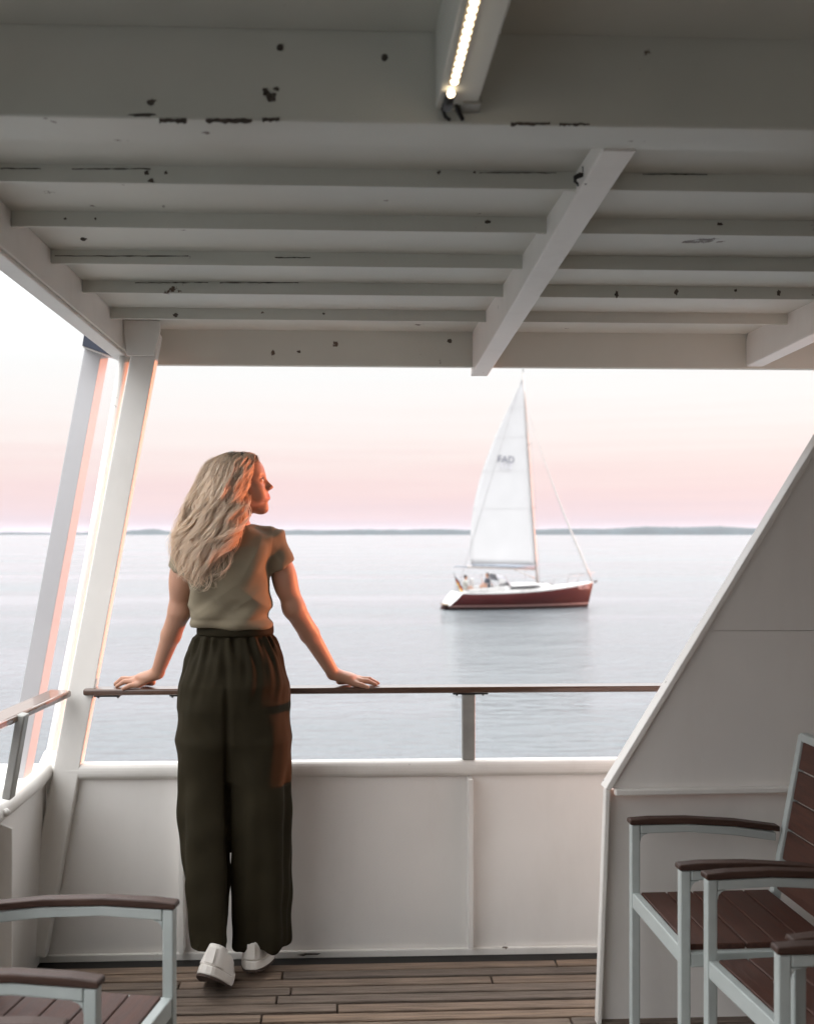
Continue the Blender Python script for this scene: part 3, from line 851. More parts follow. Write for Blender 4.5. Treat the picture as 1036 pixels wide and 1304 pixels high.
xr_ = P(345, 700, BY).x
disp += .0050 * fold((26, 0, 34), .4) * np.clip((1.32 - zh) / .12, 0, 1) * np.clip((1.16 - zh) / -.03, 0, 1)
disp += .0042 * fold((-30, 0, 40), 2.1) * np.clip((1.30 - zh) / .12, 0, 1) * np.clip((1.16 - zh) / -.03, 0, 1)
disp += .0042 * fold((40, 14, -24), 1.1) * np.exp(-((vs[:, 0] - P(330, 705, BY).x)**2 + (zh - 1.355)**2) / .0045)
disp += .0028 * fold((52, -20, 34), .7) * np.clip((vs[:, 0] - xr_) / .015, 0, 1)
disp += .0050 * fold((46, 20, -30), .2) * np.clip((P(238, 700, BY).x - vs[:, 0]) / .015, 0, 1)
# seam ridge round the armhole and a flared hem
hem = np.clip((P(0, 789, BY).z - zh) / .01, 0, 1)
disp += .0035 * hem + .002 * np.exp(-((zh - P(0, 787, BY).z) / .003)**2) * -1
for side in (347, 238):
    xs = P(side, 700, BY).x + (zh - 1.36) * (.10 if side > 300 else -.05)
    disp -= .0012 * np.exp(-((vs[:, 0] - xs) / .004)**2) * (zh > 1.30)
vs = vs + N * disp[:, None]
np_obj('shirt', vs, fs, M['shirt'], woman)

# --- trousers
U = SDF((-.60, 3.18, .03), (-.12, 3.56, 1.16), .0055)
U.loft([sec(1204, 241, 292, 3.255, .080), sec(1100, 234, 292.6, 3.315, .092), sec(1000, 229, 295.5, 3.360, .102), sec(940, 227, 296, 3.368, .110), sec(890, 244, 284, 3.37, .07), sec(860, 256, 274, 3.37, .03)], k=.0, p=2.3)
U.loft([sec(1203, 298, 367.5, 3.362, .074), sec(1100, 296.5, 369, 3.368, .094), sec(1000, 295.5, 370, 3.370, .104), sec(940, 296, 370, 3.37, .110), sec(890, 310, 353, 3.37, .07), sec(860, 322, 342, 3.37, .03)], k=.004, p=2.3)
U.loft([sec(798, 254, 346, 3.375, .094), sec(808, 251, 348, 3.375, .096), sec(822, 243, 354, 3.375, .104), sec(840, 235, 361, 3.37, .116), sec(870, 228.5, 367.5, 3.365, .128), sec(900, 225.5, 370, 3.368, .126), sec(940, 236, 361, 3.370, .105), sec(985, 262, 334, 3.37, .06)][::-1], k=.05, p=2.1)
vs, fs = U.mesh(1)
N = normals(vs, fs)
zh = vs[:, 2]; cx = np.where(zh > .75, P(298, 800, BY).x, np.where(vs[:, 0] < P(295, 900, BY).x, P(263, 1000, BY).x, P(333, 1000, BY).x))
th = np.arctan2(vs[:, 1] - 3.372, (vs[:, 0] - cx) * .7)
thh = np.arctan2(vs[:, 1] - 3.372, (vs[:, 0] - P(298, 800, BY).x) * .7)
top = np.exp(-np.clip(1.085 - zh, 0, 2) / .085) * np.clip((1.105 - zh) / .02, 0, 1)
disp = top * (.0060 * np.sin(thh * 19 + 1.5 * np.sin(zh * 30)) + .0040 * np.sin(thh * 31 + 2 + 2 * np.sin(zh * 17)))
low = np.clip((.745 - zh) / .22, 0, 1)
low = low * low * (3 - 2 * low)
wx = vs[:, 0] + .012 * np.sin(zh * 6 + 1)
disp += low * (.0075 * np.sin(th * 5 + zh * 2.3 + .6) + .0045 * np.sin(th * 9 - zh * 3.1))
# the crease between the legs and the side crease that catches the sun
xc = P(294.5, 900, BY).x
disp -= .012 * np.exp(-((vs[:, 0] - xc) / .010)**2) * np.clip((1.05 - zh) / .15, 0, 1) * (vs[:, 1] < 3.37)
xr = P(352, 900, BY).x + .012 * np.sin(zh * 9)
disp += .0015 * np.exp(-((vs[:, 0] - xr + .012) / .012)**2) * np.clip((.92 - zh) / .1, 0, 1) * (vs[:, 1] < 3.37) - .0015 * np.exp(-((vs[:, 0] - xr - .014) / .013)**2) * np.clip((.92 - zh) / .1, 0, 1) * (vs[:, 1] < 3.37)
disp += .0016 * wav(vs, (37, 15, 29), 0) + .0014 * wav(vs, (-22, 31, 47), 1)
vs = vs + N * disp[:, None]
tr = np_obj('trousers', vs, fs, M['trouser'], woman)
wb = MB()
ring = []
for z, g in ((1.098, .004), (1.104, .006), (1.116, .006), (1.124, .005), (1.128, .002)):
    for i in range(72):
        a = 2 * math.pi * i / 72
        rr = 1 + .008 * math.sin(a * 36)
        ring.append((P(300, 798, BY).x + (.1195 + g) * rr * math.copysign(abs(math.cos(a))**(2/2.3), math.cos(a)), 3.375 + (.095 + g) * rr * math.copysign(abs(math.sin(a))**(2/2.3), math.sin(a)), z))
fs = [(j*72+i, j*72+(i+1)%72, (j+1)*72+(i+1)%72, (j+1)*72+i) for j in range(4) for i in range(72)]
wb.add(ring, fs + [tuple(range(71, -1, -1)), tuple(range(288, 360))], True).build('waistband', M['trouser'], tr)

# --- shoes
def shoe(heel, yaw, pitch, roll):
    """shoe built along +y from the heel; heel = lowest rear point"""
    m = Matrix.Translation(Vector(heel)) @ Matrix.Rotation(R(yaw), 4, 'Z') @ Matrix.Rotation(R(roll), 4, 'Y') @ Matrix.Rotation(R(pitch), 4, 'X')
    def bend(v):
        x, y, z = v
        if y > .165 and pitch:
            c_, s_ = math.cos(-R(pitch) * .97), math.sin(-R(pitch) * .97)
            y, z = .165 + (y - .165) * c_ - z * s_ * .6, (y - .165) * s_ + z * c_
        return tuple(m @ Vector((x, y, z)))
    def out(y):
        t = y / .255
        return .037 + .014 * math.sin(min(1, t * 1.35) * math.pi * .5) - .024 * max(0, (t - .78) / .22)**2
    def lay(z0, z1, g0, g1, tilt=None, y0=0, y1=.255, hz=None):
        vs, fs = [], []
        n = 28; ring = []
        for i in range(n):
            a = 2 * math.pi * i / n
            y = (y0 + y1) / 2 - math.cos(a) * (y1 - y0) / 2
            x = out(y) * math.copysign(min(1, abs(math.sin(a))**.6 * 1.0), math.sin(a))
            ring.append((x, y))
        for z, g in ((z0, g0), ((z0 + z1) / 2, (g0 + g1) / 2), (z1, g1)):
            for x, y in ring:
                k = 1 if hz is None or z == z0 else hz(y)
                vs.append((x * (1 + g * 12), (y - .1275) * (1 + g * 4) + .1275, z0 + (z - z0) * k))
        for j in range(2):
            for i in range(n): fs.append((j*n+i, j*n+(i+1)%n, (j+1)*n+(i+1)%n, (j+1)*n+i))
        fs += [tuple(range(n - 1, -1, -1)), tuple(range(2*n, 3*n))]
        return [bend(v) for v in vs], fs
    def hz(y): 
        t = y / .255
        return 1.0 if t < .45 else max(.45, 1 - (t - .45) * 1.25)
    v, f = lay(.034, .088, .000, -.018, hz=hz)
    up = MB().add(v, f, True).build('shoe', M['shoe'], woman, bevel=.006, seg=3)
    v, f = lay(.007, .0345, .0035, .003); MB().add(v, f, False).build('midsole', M['shoe'], up, bevel=.004, seg=2)
    v, f = lay(.0, .0068, .001, .0025); MB().add(v, f, False).build('outsole', M['outsole'], up)
    v, f = lay(.036, .10, -.006, -.030, y0=.0, y1=.10); MB().add(v, f, True).build('collar', M['shoe'], up, bevel=.004)
    # heel tab and stitch line
    pts = [m @ Vector((x, -.0012, z)) for x, z in ((-.014,.040),(.014,.040),(.012,.086),(-.012,.086))]
    MB().add([p for p in pts] + [p + (m.to_3x3() @ Vector((0, -.002, 0))) for p in pts], [(4,5,6,7),(0,1,5,4),(1,2,6,5),(2,3,7,6),(3,0,4,7)]).build('heel_tab', M['shoe'], up, bevel=.001)
shoe((P(319, 1237, 3.27).x, 3.268, .030), -6, -9, 0)
shoe((P(259, 1238, 3.08).x, 3.10, .092), -13, -33, 9)
# ankle inside the right trouser hem
MB().tube([P(320, 1195, 3.34), P(320, 1222, 3.33)], .026, 12).build('sock', M['shoe'], woman)

# --- hair: a full under-layer and some thousands of wavy locks
HB = SDF((-.66, 3.16, 1.14), (-.18, 3.56, 1.75), .005)
HB.ell(HC + hk_ * (f_ * -.018 + u_ * .038), np.array((.099, .084, .094)) * hk_, k=.0, rot=ROT)
HB.ell(Q(284, 628, 3.36), (.062, .075, .075), k=.03)
HB.ell(Q(268, 660, 3.325), (.085, .055, .075), k=.03)
HB.ell(Q(257, 695, 3.285), (.080, .036, .075), k=.03)
HB.ell(Q(252, 708, 3.274), (.042, .020, .045), k=.03)
HB.ell(Q(297, 655, 3.325), (.042, .045, .055), k=.03)
HB.ell(Q(285, 680, 3.29), (.050, .034, .045), k=.03)
# leave the face free
cut = HC + hk_ * (f_ * .112 + u_ * -.035)
HB.ell(cut, np.array((.088, .105, .105)) * hk_, k=.006, rot=ROT, sub=True)
vs, fs = HB.mesh(1)
N = normals(vs, fs)
vs = vs + N * (.003 * wav(vs, (110, 0, 40), 0) + .002 * wav(vs, (190, 30, -60), 1))[:, None]
hm = bpy.data.materials.new('blonde_hair'); hm.use_nodes = True
t = hm.node_tree; b = t.nodes['Principled BSDF']
a_ = t.nodes.new('ShaderNodeAttribute'); a_.attribute_name = 'tone'
rp = t.nodes.new('ShaderNodeValToRGB'); ee = rp.color_ramp.elements
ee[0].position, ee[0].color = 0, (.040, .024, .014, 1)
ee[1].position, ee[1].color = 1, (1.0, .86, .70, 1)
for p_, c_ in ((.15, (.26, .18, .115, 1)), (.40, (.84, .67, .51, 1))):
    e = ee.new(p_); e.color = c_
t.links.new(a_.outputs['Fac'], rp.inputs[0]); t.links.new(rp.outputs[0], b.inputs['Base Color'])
b.inputs['Roughness'].default_value = .42; b.inputs['Specular IOR Level'].default_value = .45
tl = t.nodes.new('ShaderNodeBsdfTranslucent'); ms_ = t.nodes.new('ShaderNodeMixShader'); ms_.inputs[0].default_value = .38
t.links.new(rp.outputs[0], tl.inputs['Color']); t.links.new(b.outputs[0], ms_.inputs[1]); t.links.new(tl.outputs[0], ms_.inputs[2])
t.links.new(ms_.outputs[0], t.nodes['Material Output'].inputs['Surface'])
hair = np_obj('hair', vs, fs, hm, woman)
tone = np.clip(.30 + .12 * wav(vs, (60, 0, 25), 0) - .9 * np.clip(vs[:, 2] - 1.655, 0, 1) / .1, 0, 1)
hair.data.attributes.new('tone', 'FLOAT', 'POINT').data.foreach_set('value', tone.astype(np.float32))
# spatial lookup of the under-layer's near surface: smallest Y for a given (x, z)
ins = HB.D < 0
first = np.where(ins.any(1), ins.argmax(1), -1)
def surfY(x, z, dflt):
    i = int(round((x - HB.lo[0]) / HB.h)); k = int(round((z - HB.lo[2]) / HB.h))
    if 0 <= i < first.shape[0] and 0 <= k < first.shape[1] and first[i, k] >= 0: return HB.ax[1][first[i, k]]
    return dflt
def curve_pt(c, t):
    t = t * (len(c) - 1); i = min(int(t), len(c) - 2); u = t - i
    p = [np.array(c[max(0, min(len(c)-1, j))], float) for j in (i-1, i, i+1, i+2)]
    return .5 * ((2*p[1]) + (-p[0]+p[2])*u + (2*p[0]-5*p[1]+4*p[2]-p[3])*u*u + (-p[0]+3*p[1]-3*p[2]+p[3])*u**3)
CL = [(296, 575), (265, 589), (249, 622), (233, 662), (224, 694), (229, 735)]
CM = [(311, 574), (283, 590), (268, 628), (254, 670), (246, 710), (256, 750)]
CN = [(321, 575), (307, 588), (296, 622), (287, 660), (273, 702), (262, 748)]
CR = [(326, 577), (327.5, 592), (316, 618), (311.5, 650), (302, 682), (276, 730)]
cs = [CL, CM, CN, CR]
V, F, TN = [], [], []
NS = 26
class Clump: pass
def clump(a, lay, amp):
    c = Clump(); c.a = a; c.lay = lay; c.amp = amp
    c.ph, c.fr, c.ph2 = random.uniform(0, 6.28), random.uniform(2.6, 4.2), random.uniform(0, 6.28)
    c.len = random.uniform(.74, 1.02); c.tone = random.choice((.50, .62, .75, .88, 1.0)); c.da = random.gauss(0, .05)
    return c
def strand(c, da, r, t0=0.0, fly=0.0, ln=None, tone=None):
    ln = c.len * random.uniform(.90, 1.04) if ln is None else ln
    tone0 = c.tone + random.uniform(-.16, .16) if tone is None else tone
    ph = c.ph + random.gauss(0, .22); amp = c.amp * random.uniform(.8, 1.2)
    jx, jy = random.gauss(0, .7), random.gauss(0, .9)
    lay = c.lay + random.uniform(-.003, .003)
    pts = []
    for s in range(NS + 1):
        t_ = t0 + (ln - t0) * s / NS
        av = c.a + c.da * t_ * t_ + da * (1.0 - .72 * max(0, t_ - .35) / .65)
        g = min(max(av, 0), 1) * 3; i = min(int(g), 2); u = g - i
        q = curve_pt(cs[i], t_) * (1 - u) + curve_pt(cs[i+1], t_) * u
        e = min(1, max(0, t_ - .10) * 1.5)
        w_ = ph + c.fr * 6.28 * t_
        q = q + np.array([jx * (1 + e), jy]) + np.array([math.sin(w_), .35 * math.sin(w_ + c.ph2)]) * amp * e
        q = q + fly * np.array([-1.0 * t_ * 9, -2.5 * math.sin(t_ * 3)])
        wr = max(0, 1 - t_ / .07)                       # locks rise out of the parting and wrap over the crown
        q = q + np.array([1.5, 6.0]) * wr * wr
        p0 = P(q[0], q[1], 3.33)
        Ys = surfY(p0.x, p0.z, 3.36 if q[1] < 640 else (3.275 if fly == 0 else 3.31))
        pts.append((q, Ys + .03 * wr - lay * (.2 + .8 * min(1, t_ * 2)) + .0016 * math.cos(w_) * amp * e))
    ys = np.array([p[1] for p in pts]); ys[0] += .012
    for _ in range(3): ys[1:-1] = (ys[:-2] + 2 * ys[1:-1] + ys[2:]) / 4
    W3 = [np.array(P(p[0][0], p[0][1], y)) for p, y in zip(pts, ys)]
    n0 = len(V)
    for s, p in enumerate(W3):
        d = W3[min(s+1, NS)] - W3[max(s-1, 0)]; d = d / (np.linalg.norm(d) + 1e-9)
        sd_ = np.cross(d, (0, 1, 0)); sd_ = sd_ / (np.linalg.norm(sd_) + 1e-9); up_ = np.cross(sd_, d)
        f = s / NS
        rr = r * min(1, .12 + f * 6) * min(1, .12 + (1 - f) * 4)
        tt = t0 + (ln - t0) * f
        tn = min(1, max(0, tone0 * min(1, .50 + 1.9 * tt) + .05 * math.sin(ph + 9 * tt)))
        for k in range(3):
            an_ = 2.0944 * k + .5236
            V.append(p + (sd_ * math.cos(an_) + up_ * math.sin(an_) * -.6) * rr); TN.append(tn)
    for s in range(NS):
        for k in range(3):
            F.append((n0+s*3+k, n0+s*3+(k+1)%3, n0+(s+1)*3+(k+1)%3, n0+(s+1)*3+k))
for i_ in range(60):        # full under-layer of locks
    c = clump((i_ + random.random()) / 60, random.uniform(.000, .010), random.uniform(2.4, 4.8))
    c.tone *= .62  # shade between the locks put into the colour: under-layer toned darker
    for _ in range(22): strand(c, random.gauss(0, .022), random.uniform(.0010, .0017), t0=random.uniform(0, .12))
for i_ in range(64):        # waves on top, gathered in pointed locks
    c = clump((i_ + random.random()) / 64, random.uniform(.009, .026), random.uniform(4.0, 7.8))
    n_s = random.randint(12, 22); s0 = random.uniform(0, .30)
    for _ in range(n_s): strand(c, random.gauss(0, .020), random.uniform(.0007, .0012), t0=max(0, s0 + random.uniform(-.06, .06)))
for i_ in range(34):        # loose curls that stand clear of the rest, toned pale to contrast with the darker layer
    c = clump((i_ + random.random()) / 34, random.uniform(.022, .038), random.uniform(6.0, 10.5))
    c.fr = random.uniform(3.2, 4.8); c.len = random.uniform(.80, 1.06); c.tone = random.uniform(.85, 1.1)
    s0 = random.uniform(.12, .42)
    for _ in range(random.randint(7, 12)): strand(c, random.gauss(0, .013), random.uniform(.0007, .0011), t0=s0 + random.uniform(-.05, .05))
for _ in range(260):        # flyaways off the left edge and the tips
    c = clump(random.uniform(-.02, .12) if random.random() < .65 else random.random(), random.uniform(.004, .02), random.uniform(3, 7))
    strand(c, 0, random.uniform(.0004, .0006), t0=random.uniform(.05, .5), fly=random.uniform(.1, .9), tone=.85)
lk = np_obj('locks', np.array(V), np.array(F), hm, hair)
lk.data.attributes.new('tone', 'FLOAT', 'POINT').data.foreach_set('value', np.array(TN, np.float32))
lk['kind'] = 'stuff'

# ------------------------------------------------------------------ the sailing yacht out on the water
M['hullred'] = mat('hull_red', (.062, .0085, .0075), .35, var=.12, vscale=1.2, coat=.1, spec=.3)
M['antifoul'] = mat('antifouling', (.06, .022, .018), .7, var=.3, vscale=3)
M['gel'] = mat('white_gelcoat', (.48, .47, .46), .3, var=.05, vscale=2)
M['pinkline'] = mat('waterline_stripe', (.42, .24, .21), .4, var=.1, vscale=3)
M['sail'] = mat('sailcloth', (.54, .53, .53), .8, var=.04, vscale=.6, bump=.3, bscale=.8, spec=.2)
M['spar'] = mat('grey_spar', (.42, .38, .36), .35, metal=.3, var=.1, vscale=3)
M['cover'] = mat('boom_cover', (.28, .30, .34), .8, var=.15, vscale=3)
M['wire'] = mat('rigging_wire', (.35, .33, .33), .4, metal=.4, var=.1, vscale=9)
M['dark'] = mat('dark_fitting', (.03, .03, .035), .5, var=.3, vscale=6)
M['window'] = mat('cabin_window', (.015, .018, .02), .1, var=.2, vscale=5)
M['spray'] = mat('sprayhood_cloth', (.30, .31, .34), .8, var=.2, vscale=3)
M['teakdk'] = mat('yacht_teak', (.22, .15, .09), .6, var=.25, vscale=9)
M['ink'] = mat('sail_number_ink', (.16, .16, .20), .8, var=.1, vscale=9)
M['inkpale'] = mat('number_show_through', (.60, .58, .62), .8, var=.05, vscale=9)
M['lettering'] = mat('bow_lettering', (.62, .40, .37), .5, var=.05, vscale=9)
for nm, c in (('flag_black', (.015, .015, .015)), ('flag_red', (.45, .03, .02)), ('flag_gold', (.65, .42, .03))):
    M[nm] = mat(nm, c, .8, var=.1, vscale=20)

BD = 65.0
bw = P(660, 775, BD); HEAD = R(11)
yacht = empty('sailboat', (bw.x, BD, SEA), 'dark red sailing yacht with one white sail raised, out on the calm water', 'sailboat')
yacht.rotation_euler = (0, 0, HEAD)
def Y(mb, name, m, parent=None, **k): return mb.build(name, m, parent or yacht, local=True, **k)
LB = 10.25; x_st, x_bw = -LB / 2, LB / 2
def half_beam(t): return 1.62 * (math.sin(min(1, t / .42) * math.pi / 2) * .22 + .78 if t < .42 else max(.02, math.cos(min(1, (t - .42) / .58) * math.pi / 2))**.72)
def sheer(t): return 1.10 + .54 * t**1.4 - .10 * math.sin(t * math.pi)
NSEC = 29
def section(t, zfrac):
    """half-breadth and height of the hull skin at station t; zfrac 0 (keel line) .. 1 (sheer)"""
    b = half_beam(t); zs_ = sheer(t); zk = -.34 * max(.05, math.sin(max(.03, min(1, t * 1.02)) * math.pi))**.6
    z = zk + (zs_ - zk) * zfrac
    return b * (math.sin(min(1, zfrac * 1.05) * math.pi / 2)**.55), z
def xpos(t, zfrac, z):
    # raked stem and a reverse (sugar-scoop) transom
    rs = .36 * (1 - (z / sheer(1)))
    aft = 1.02 * max(0, min(1, z / sheer(0)))
    xa = x_st + aft; xb = x_bw - rs
    return xa + (xb - xa) * t
def hull_strip(fr0, fr1, n, out=0):
    vs, fs = [], []
    for i in range(NSEC):
        t = i / (NSEC - 1)
        for sgn in (-1, 1):
            for j in range(n + 1):
                zf = fr0(t) + (fr1(t) - fr0(t)) * j / n
                b, z = section(t, zf)
                vs.append((xpos(t, zf, z), sgn * (b + out), z))
    m = n + 1
    for i in range(NSEC - 1):
        for s_i in range(2):
            for j in range(n):
                a = i*2*m + s_i*m + j
                q = (a, a + 2*m, a + 2*m + 1, a + 1)
                fs.append(q if s_i == 0 else q[::-1])
    return MB().add(vs, fs, True)
def fz(z_):  # zfrac at which the skin is at height z_
    def g(t):
        zk = -.34 * max(.05, math.sin(max(.03, min(1, t * 1.02)) * math.pi))**.6
        return max(0, min(1, (z_ - zk) / (sheer(t) - zk)))
    return g
one = lambda t: 1.0
top_red = lambda t: 1 - .055
hull = Y(hull_strip(lambda t: fz(.30)(t), top_red, 7), 'hull', M['hullred'])
Y(hull_strip(lambda t: 0.0, fz(.20), 4), 'bottom', M['antifoul'], hull)
Y(hull_strip(fz(.20), fz(.30), 2, .004), 'waterline_stripe', M['pinkline'], hull)
Y(hull_strip(top_red, one, 1, .012), 'toe_rail', M['gel'], hull)
# transom scoop and deck
tv = []
for zf in (.30, .5, .7, .85, 1.0):
    b, z = section(0, zf); tv += [(xpos(0, zf, z) - .003, -b, z), (xpos(0, zf, z) - .003, b, z)]
Y(MB().add(tv, [(2*i, 2*i+1, 2*i+3, 2*i+2) for i in range(4)]), 'transom', M['gel'], hull)
Y(MB().box((x_st + .05, -.55, .30), (x_st + .75, .55, .36)), 'swim_step', M['teakdk'], hull)
dv = []
for i in range(NSEC):
    t = i / (NSEC - 1); b = half_beam(t); z = sheer(t)
    x = xpos(t, 1, z)
    for j in range(7):
        q = -1 + j / 3
        dv.append((x, q * b * .995, z + .05 * (1 - q * q) - .01))
Y(MB().add(dv, [(i*7+j, (i+1)*7+j, (i+1)*7+j+1, i*7+j+1) for i in range(NSEC - 1) for j in range(6)], True), 'deck', M['gel'])
def dz(x):
    t = (x - x_st - 1.0) / (LB - 1.0); return sheer(max(0, min(1, t)))
# coachroof
cr = MB()
rows = [(-1.35, .88, .34), (-1.1, .92, .42), (0, .86, .44), (1.0, .70, .38), (1.9, .46, .25), (2.5, .20, .06)]
vs = []
for x, b, h in rows:
    z = dz(x)
    vs += [(x, -b, z + .0), (x, -b * .9, z + h * .85), (x, -b * .5, z + h), (x, b * .5, z + h), (x, b * .9, z + h * .85), (x, b, z)]
fs = [(i*6+j, (i+1)*6+j, (i+1)*6+j+1, i*6+j+1) for i in range(len(rows)-1) for j in range(5)] + [(0,1,2,3,4,5)]
roof = Y(cr.add(vs, fs, False), 'coachroof', M['gel'], bevel=.03)
Y(MB().prism([(-.9, dz(-.9) + .14), (1.15, dz(1.15) + .13), (1.0, dz(1) + .24), (-.8, dz(-.8) + .28)], 'y', -.915, -.80), 'cabin_window', M['window'], roof)
Y(MB().prism([(-.9, dz(-.9) + .14), (1.15, dz(1.15) + .13), (1.0, dz(1) + .24), (-.8, dz(-.8) + .28)], 'y', .80, .915), 'cabin_window', M['window'], roof)
for x in (1.5, 2.1): Y(MB().box((x - .2, -.2, dz(x) + (.30 if x < 2 else .17)), (x + .2, .2, dz(x) + (.36 if x < 2 else .24))), 'hatch', M['window'], roof, bevel=.02)
# cockpit coaming, dodger, wheel
for s_ in (-1, 1):
    Y(MB().prism([(-3.7, dz(-3.7)), (-1.36, dz(-1.4)), (-1.36, dz(-1.4) + .34), (-2.2, dz(-2) + .30), (-3.7, dz(-3.7) + .20)], 'y', s_ * .98 - .11, s_ * .98 + .11), 'coaming', M['gel'], bevel=.04)
zc = dz(-1.6)
dod = empty('sprayhood', (0, 0, 0), None, None); dod.parent = yacht
for x0, h in ((-1.1, .95), (-1.75, 1.12), (-2.25, 1.06)):
    pts = [(x0 + .25, -.88, zc + .25), (x0, -.86, zc + h * .8), (x0 - .03, -.6, zc + h), (x0 - .03, .6, zc + h), (x0, .86, zc + h * .8), (x0 + .25, .88, zc + .25)]
    Y(MB().tube(pts, .022, 6), 'hoop', M['wire'], dod)
hv = []
for x0, h in ((-.72, .46), (-1.13, .93), (-1.73, 1.10)):
    hv += [(x0, -.86, zc + h * .55 + .1), (x0, -.78, zc + h * .88), (x0, -.5, zc + h), (x0, .5, zc + h), (x0, .78, zc + h * .88), (x0, .86, zc + h * .55 + .1)]
hoodm = Y(MB().add(hv, [(i*6+j, (i+1)*6+j, (i+1)*6+j+1, i*6+j+1) for i in range(2) for j in range(5)], True), 'hood', M['spray'], dod)
Y(MB().prism([(-1.66, zc + .55), (-1.25, zc + .52), (-1.2, zc + .78), (-1.62, zc + .9)], 'y', -.885, -.875), 'hood_window', M['gel'], dod)
wh = MB()
wc = Vector((-3.35, 0, dz(-3.3) + .62))
wh.tube([wc + Vector((0, .42 * math.cos(a), .42 * math.sin(a))) for a in [i * 2 * math.pi / 20 for i in range(21)]], .022, 6)
for i in range(3): wh.tube([wc + Vector((0, .42 * math.cos(a), .42 * math.sin(a))) for a in (i * math.pi / 3, i * math.pi / 3 + math.pi)], .012, 5)
wheel = Y(wh, 'steering_wheel', M['wire'])
Y(MB().prism([(-3.3, zc - .2), (-3.0, zc - .2), (-3.06, wc.z + .25), (-3.25, wc.z + .2)], 'y', -.14, .14), 'pedestal', M['gel'], bevel=.03)
# mast, boom, sail, rigging: the mast leans a little aft
mb_ = Vector((1.28, 0, dz(1.28) + .30)); mt = Vector((.30, 0, 15.05))
def mast(t): return mb_.lerp(mt, t)
mst = Y(MB().tube([mast(i / 8) for i in range(9)], [.085] * 6 + [.075, .065, .05], 10), 'mast', M['spar'])
for t in (.36, .66):
    for s_ in (-1, 1): Y(MB().tube([mast(t), mast(t) + Vector((-.1, s_ * .9, .04))], [.03, .018], 6), 'spreader', M['spar'], mst)
Y(MB().tube([mt, mt + Vector((0, 0, .35))], .012, 5), 'wind_vane', M['dark'], mst)
Y(MB().sphere(mt + Vector((0, 0, .22)), (.05, .03, .04), 8, 5), 'masthead_light', M['dark'], mst)
gn = mast(.070) + Vector((-.1, 0, 0)); be = Vector((-3.45, .02, 2.66))
bm = Y(MB().tube([gn, be], [.085, .075], 8), 'boom', M['spar'])
Y(MB().tube([gn + Vector((-.05, 0, .10)), gn.lerp(be, .4) + Vector((0, 0, .13)), be + Vector((.3, 0, .10))], [.15, .13, .08], 8), 'sail_cover', M['cover'], bm)
# main: luff on the mast, roached leech, belly to leeward
head_, tack, clew = mast(.975) + Vector((-.06, 0, 0)), gn + Vector((0, 0, .16)), be + Vector((.32, 0, .13))
def leech(v): return clew.lerp(head_, v) + Vector((-1.0 * math.sin(math.pi * v**.85) - .05 * (1 - v), 0, 0))
sv = []; NU, NV = 14, 26
for j in range(NV + 1):
    v = j / NV
    a, b_ = tack.lerp(head_, v), leech(v)
    for i in range(NU + 1):
        u = i / NU
        p = a.lerp(b_, u); ch_ = (b_ - a).length
        p = p + Vector((0, .085 * ch_ * math.sin(math.pi * u**.75) * (.5 + .5 * v), -.03 * math.sin(math.pi * u) * (1 - v)))
        sv.append(p)
sf = [(j*(NU+1)+i, j*(NU+1)+i+1, (j+1)*(NU+1)+i+1, (j+1)*(NU+1)+i) for j in range(NV) for i in range(NU)]
sail = Y(MB().add(sv, sf, True), 'mainsail', M['sail'])
so = sail.modifiers.new('cloth', 'SOLIDIFY'); so.thickness = .006
def spt(u, v, off=-.02):
    a, b_ = tack.lerp(head_, v), leech(v); ch_ = (b_ - a).length
    return a.lerp(b_, u) + Vector((0, .085 * ch_ * math.sin(math.pi * u**.75) * (.5 + .5 * v) + off, -.03 * math.sin(math.pi * u) * (1 - v)))
for v in (.30, .50, .68, .84):
    Y(MB().tube([spt(u / 6, v + .012 * (1 - u / 6)) for u in range(7)], .006, 4), 'batten', M['sail'], sail)
def text(body, size, loc, rot, m, parent, name, ext=.004):
    cu = bpy.data.curves.new(name, 'FONT'); cu.body = body; cu.size = size; cu.extrude = ext
    cu.align_x = 'CENTER'; cu.align_y = 'CENTER'
    tmp = bpy.data.objects.new(name + '_curve', cu)
    me = bpy.data.meshes.new_from_object(tmp); me.name = name
    bpy.data.objects.remove(tmp); bpy.data.curves.remove(cu)
    o = bpy.data.objects.new(name, me); C.objects.link(o); me.materials.clear(); me.materials.append(m)
    o.parent = parent; o.location = loc; o.rotation_euler = rot
    return o
def sail_uv(px, py):
    """sail parameters whose point shows nearest a photograph pixel"""
    best = None
    cs_, sn_ = math.cos(HEAD), math.sin(HEAD)
    for iu in range(1, 40):
        for iv in range(1, 60):
            q = spt(iu / 40, iv / 60)
            wx_, wy_ = bw.x + q.x * cs_ - q.y * sn_, BD + q.x * sn_ + q.y * cs_
            d = wy_ * math.cos(YAW) + wx_ * math.sin(YAW)
            X_ = 490 + 1300 * (wx_ * math.cos(YAW) - wy_ * math.sin(YAW)) / d; Z_ = 679 - 1300 * (SEA + q.z - EYE) / d
            e = (X_ - px)**2 + (Z_ - py)**2
            if best is None or e < best[0]: best = (e, q)
    return best[1]
q = sail_uv(643, 585); text('FAD', .62, q + Vector((0, -.10, 0)), (R(90), R(3), 0), M['ink'], sail, 'sail_letters')
q = sail_uv(643, 595); text('113', .55, q + Vector((0, -.10, 0)), (R(90), R(3), 0), M['inkpale'], sail, 'sail_number')
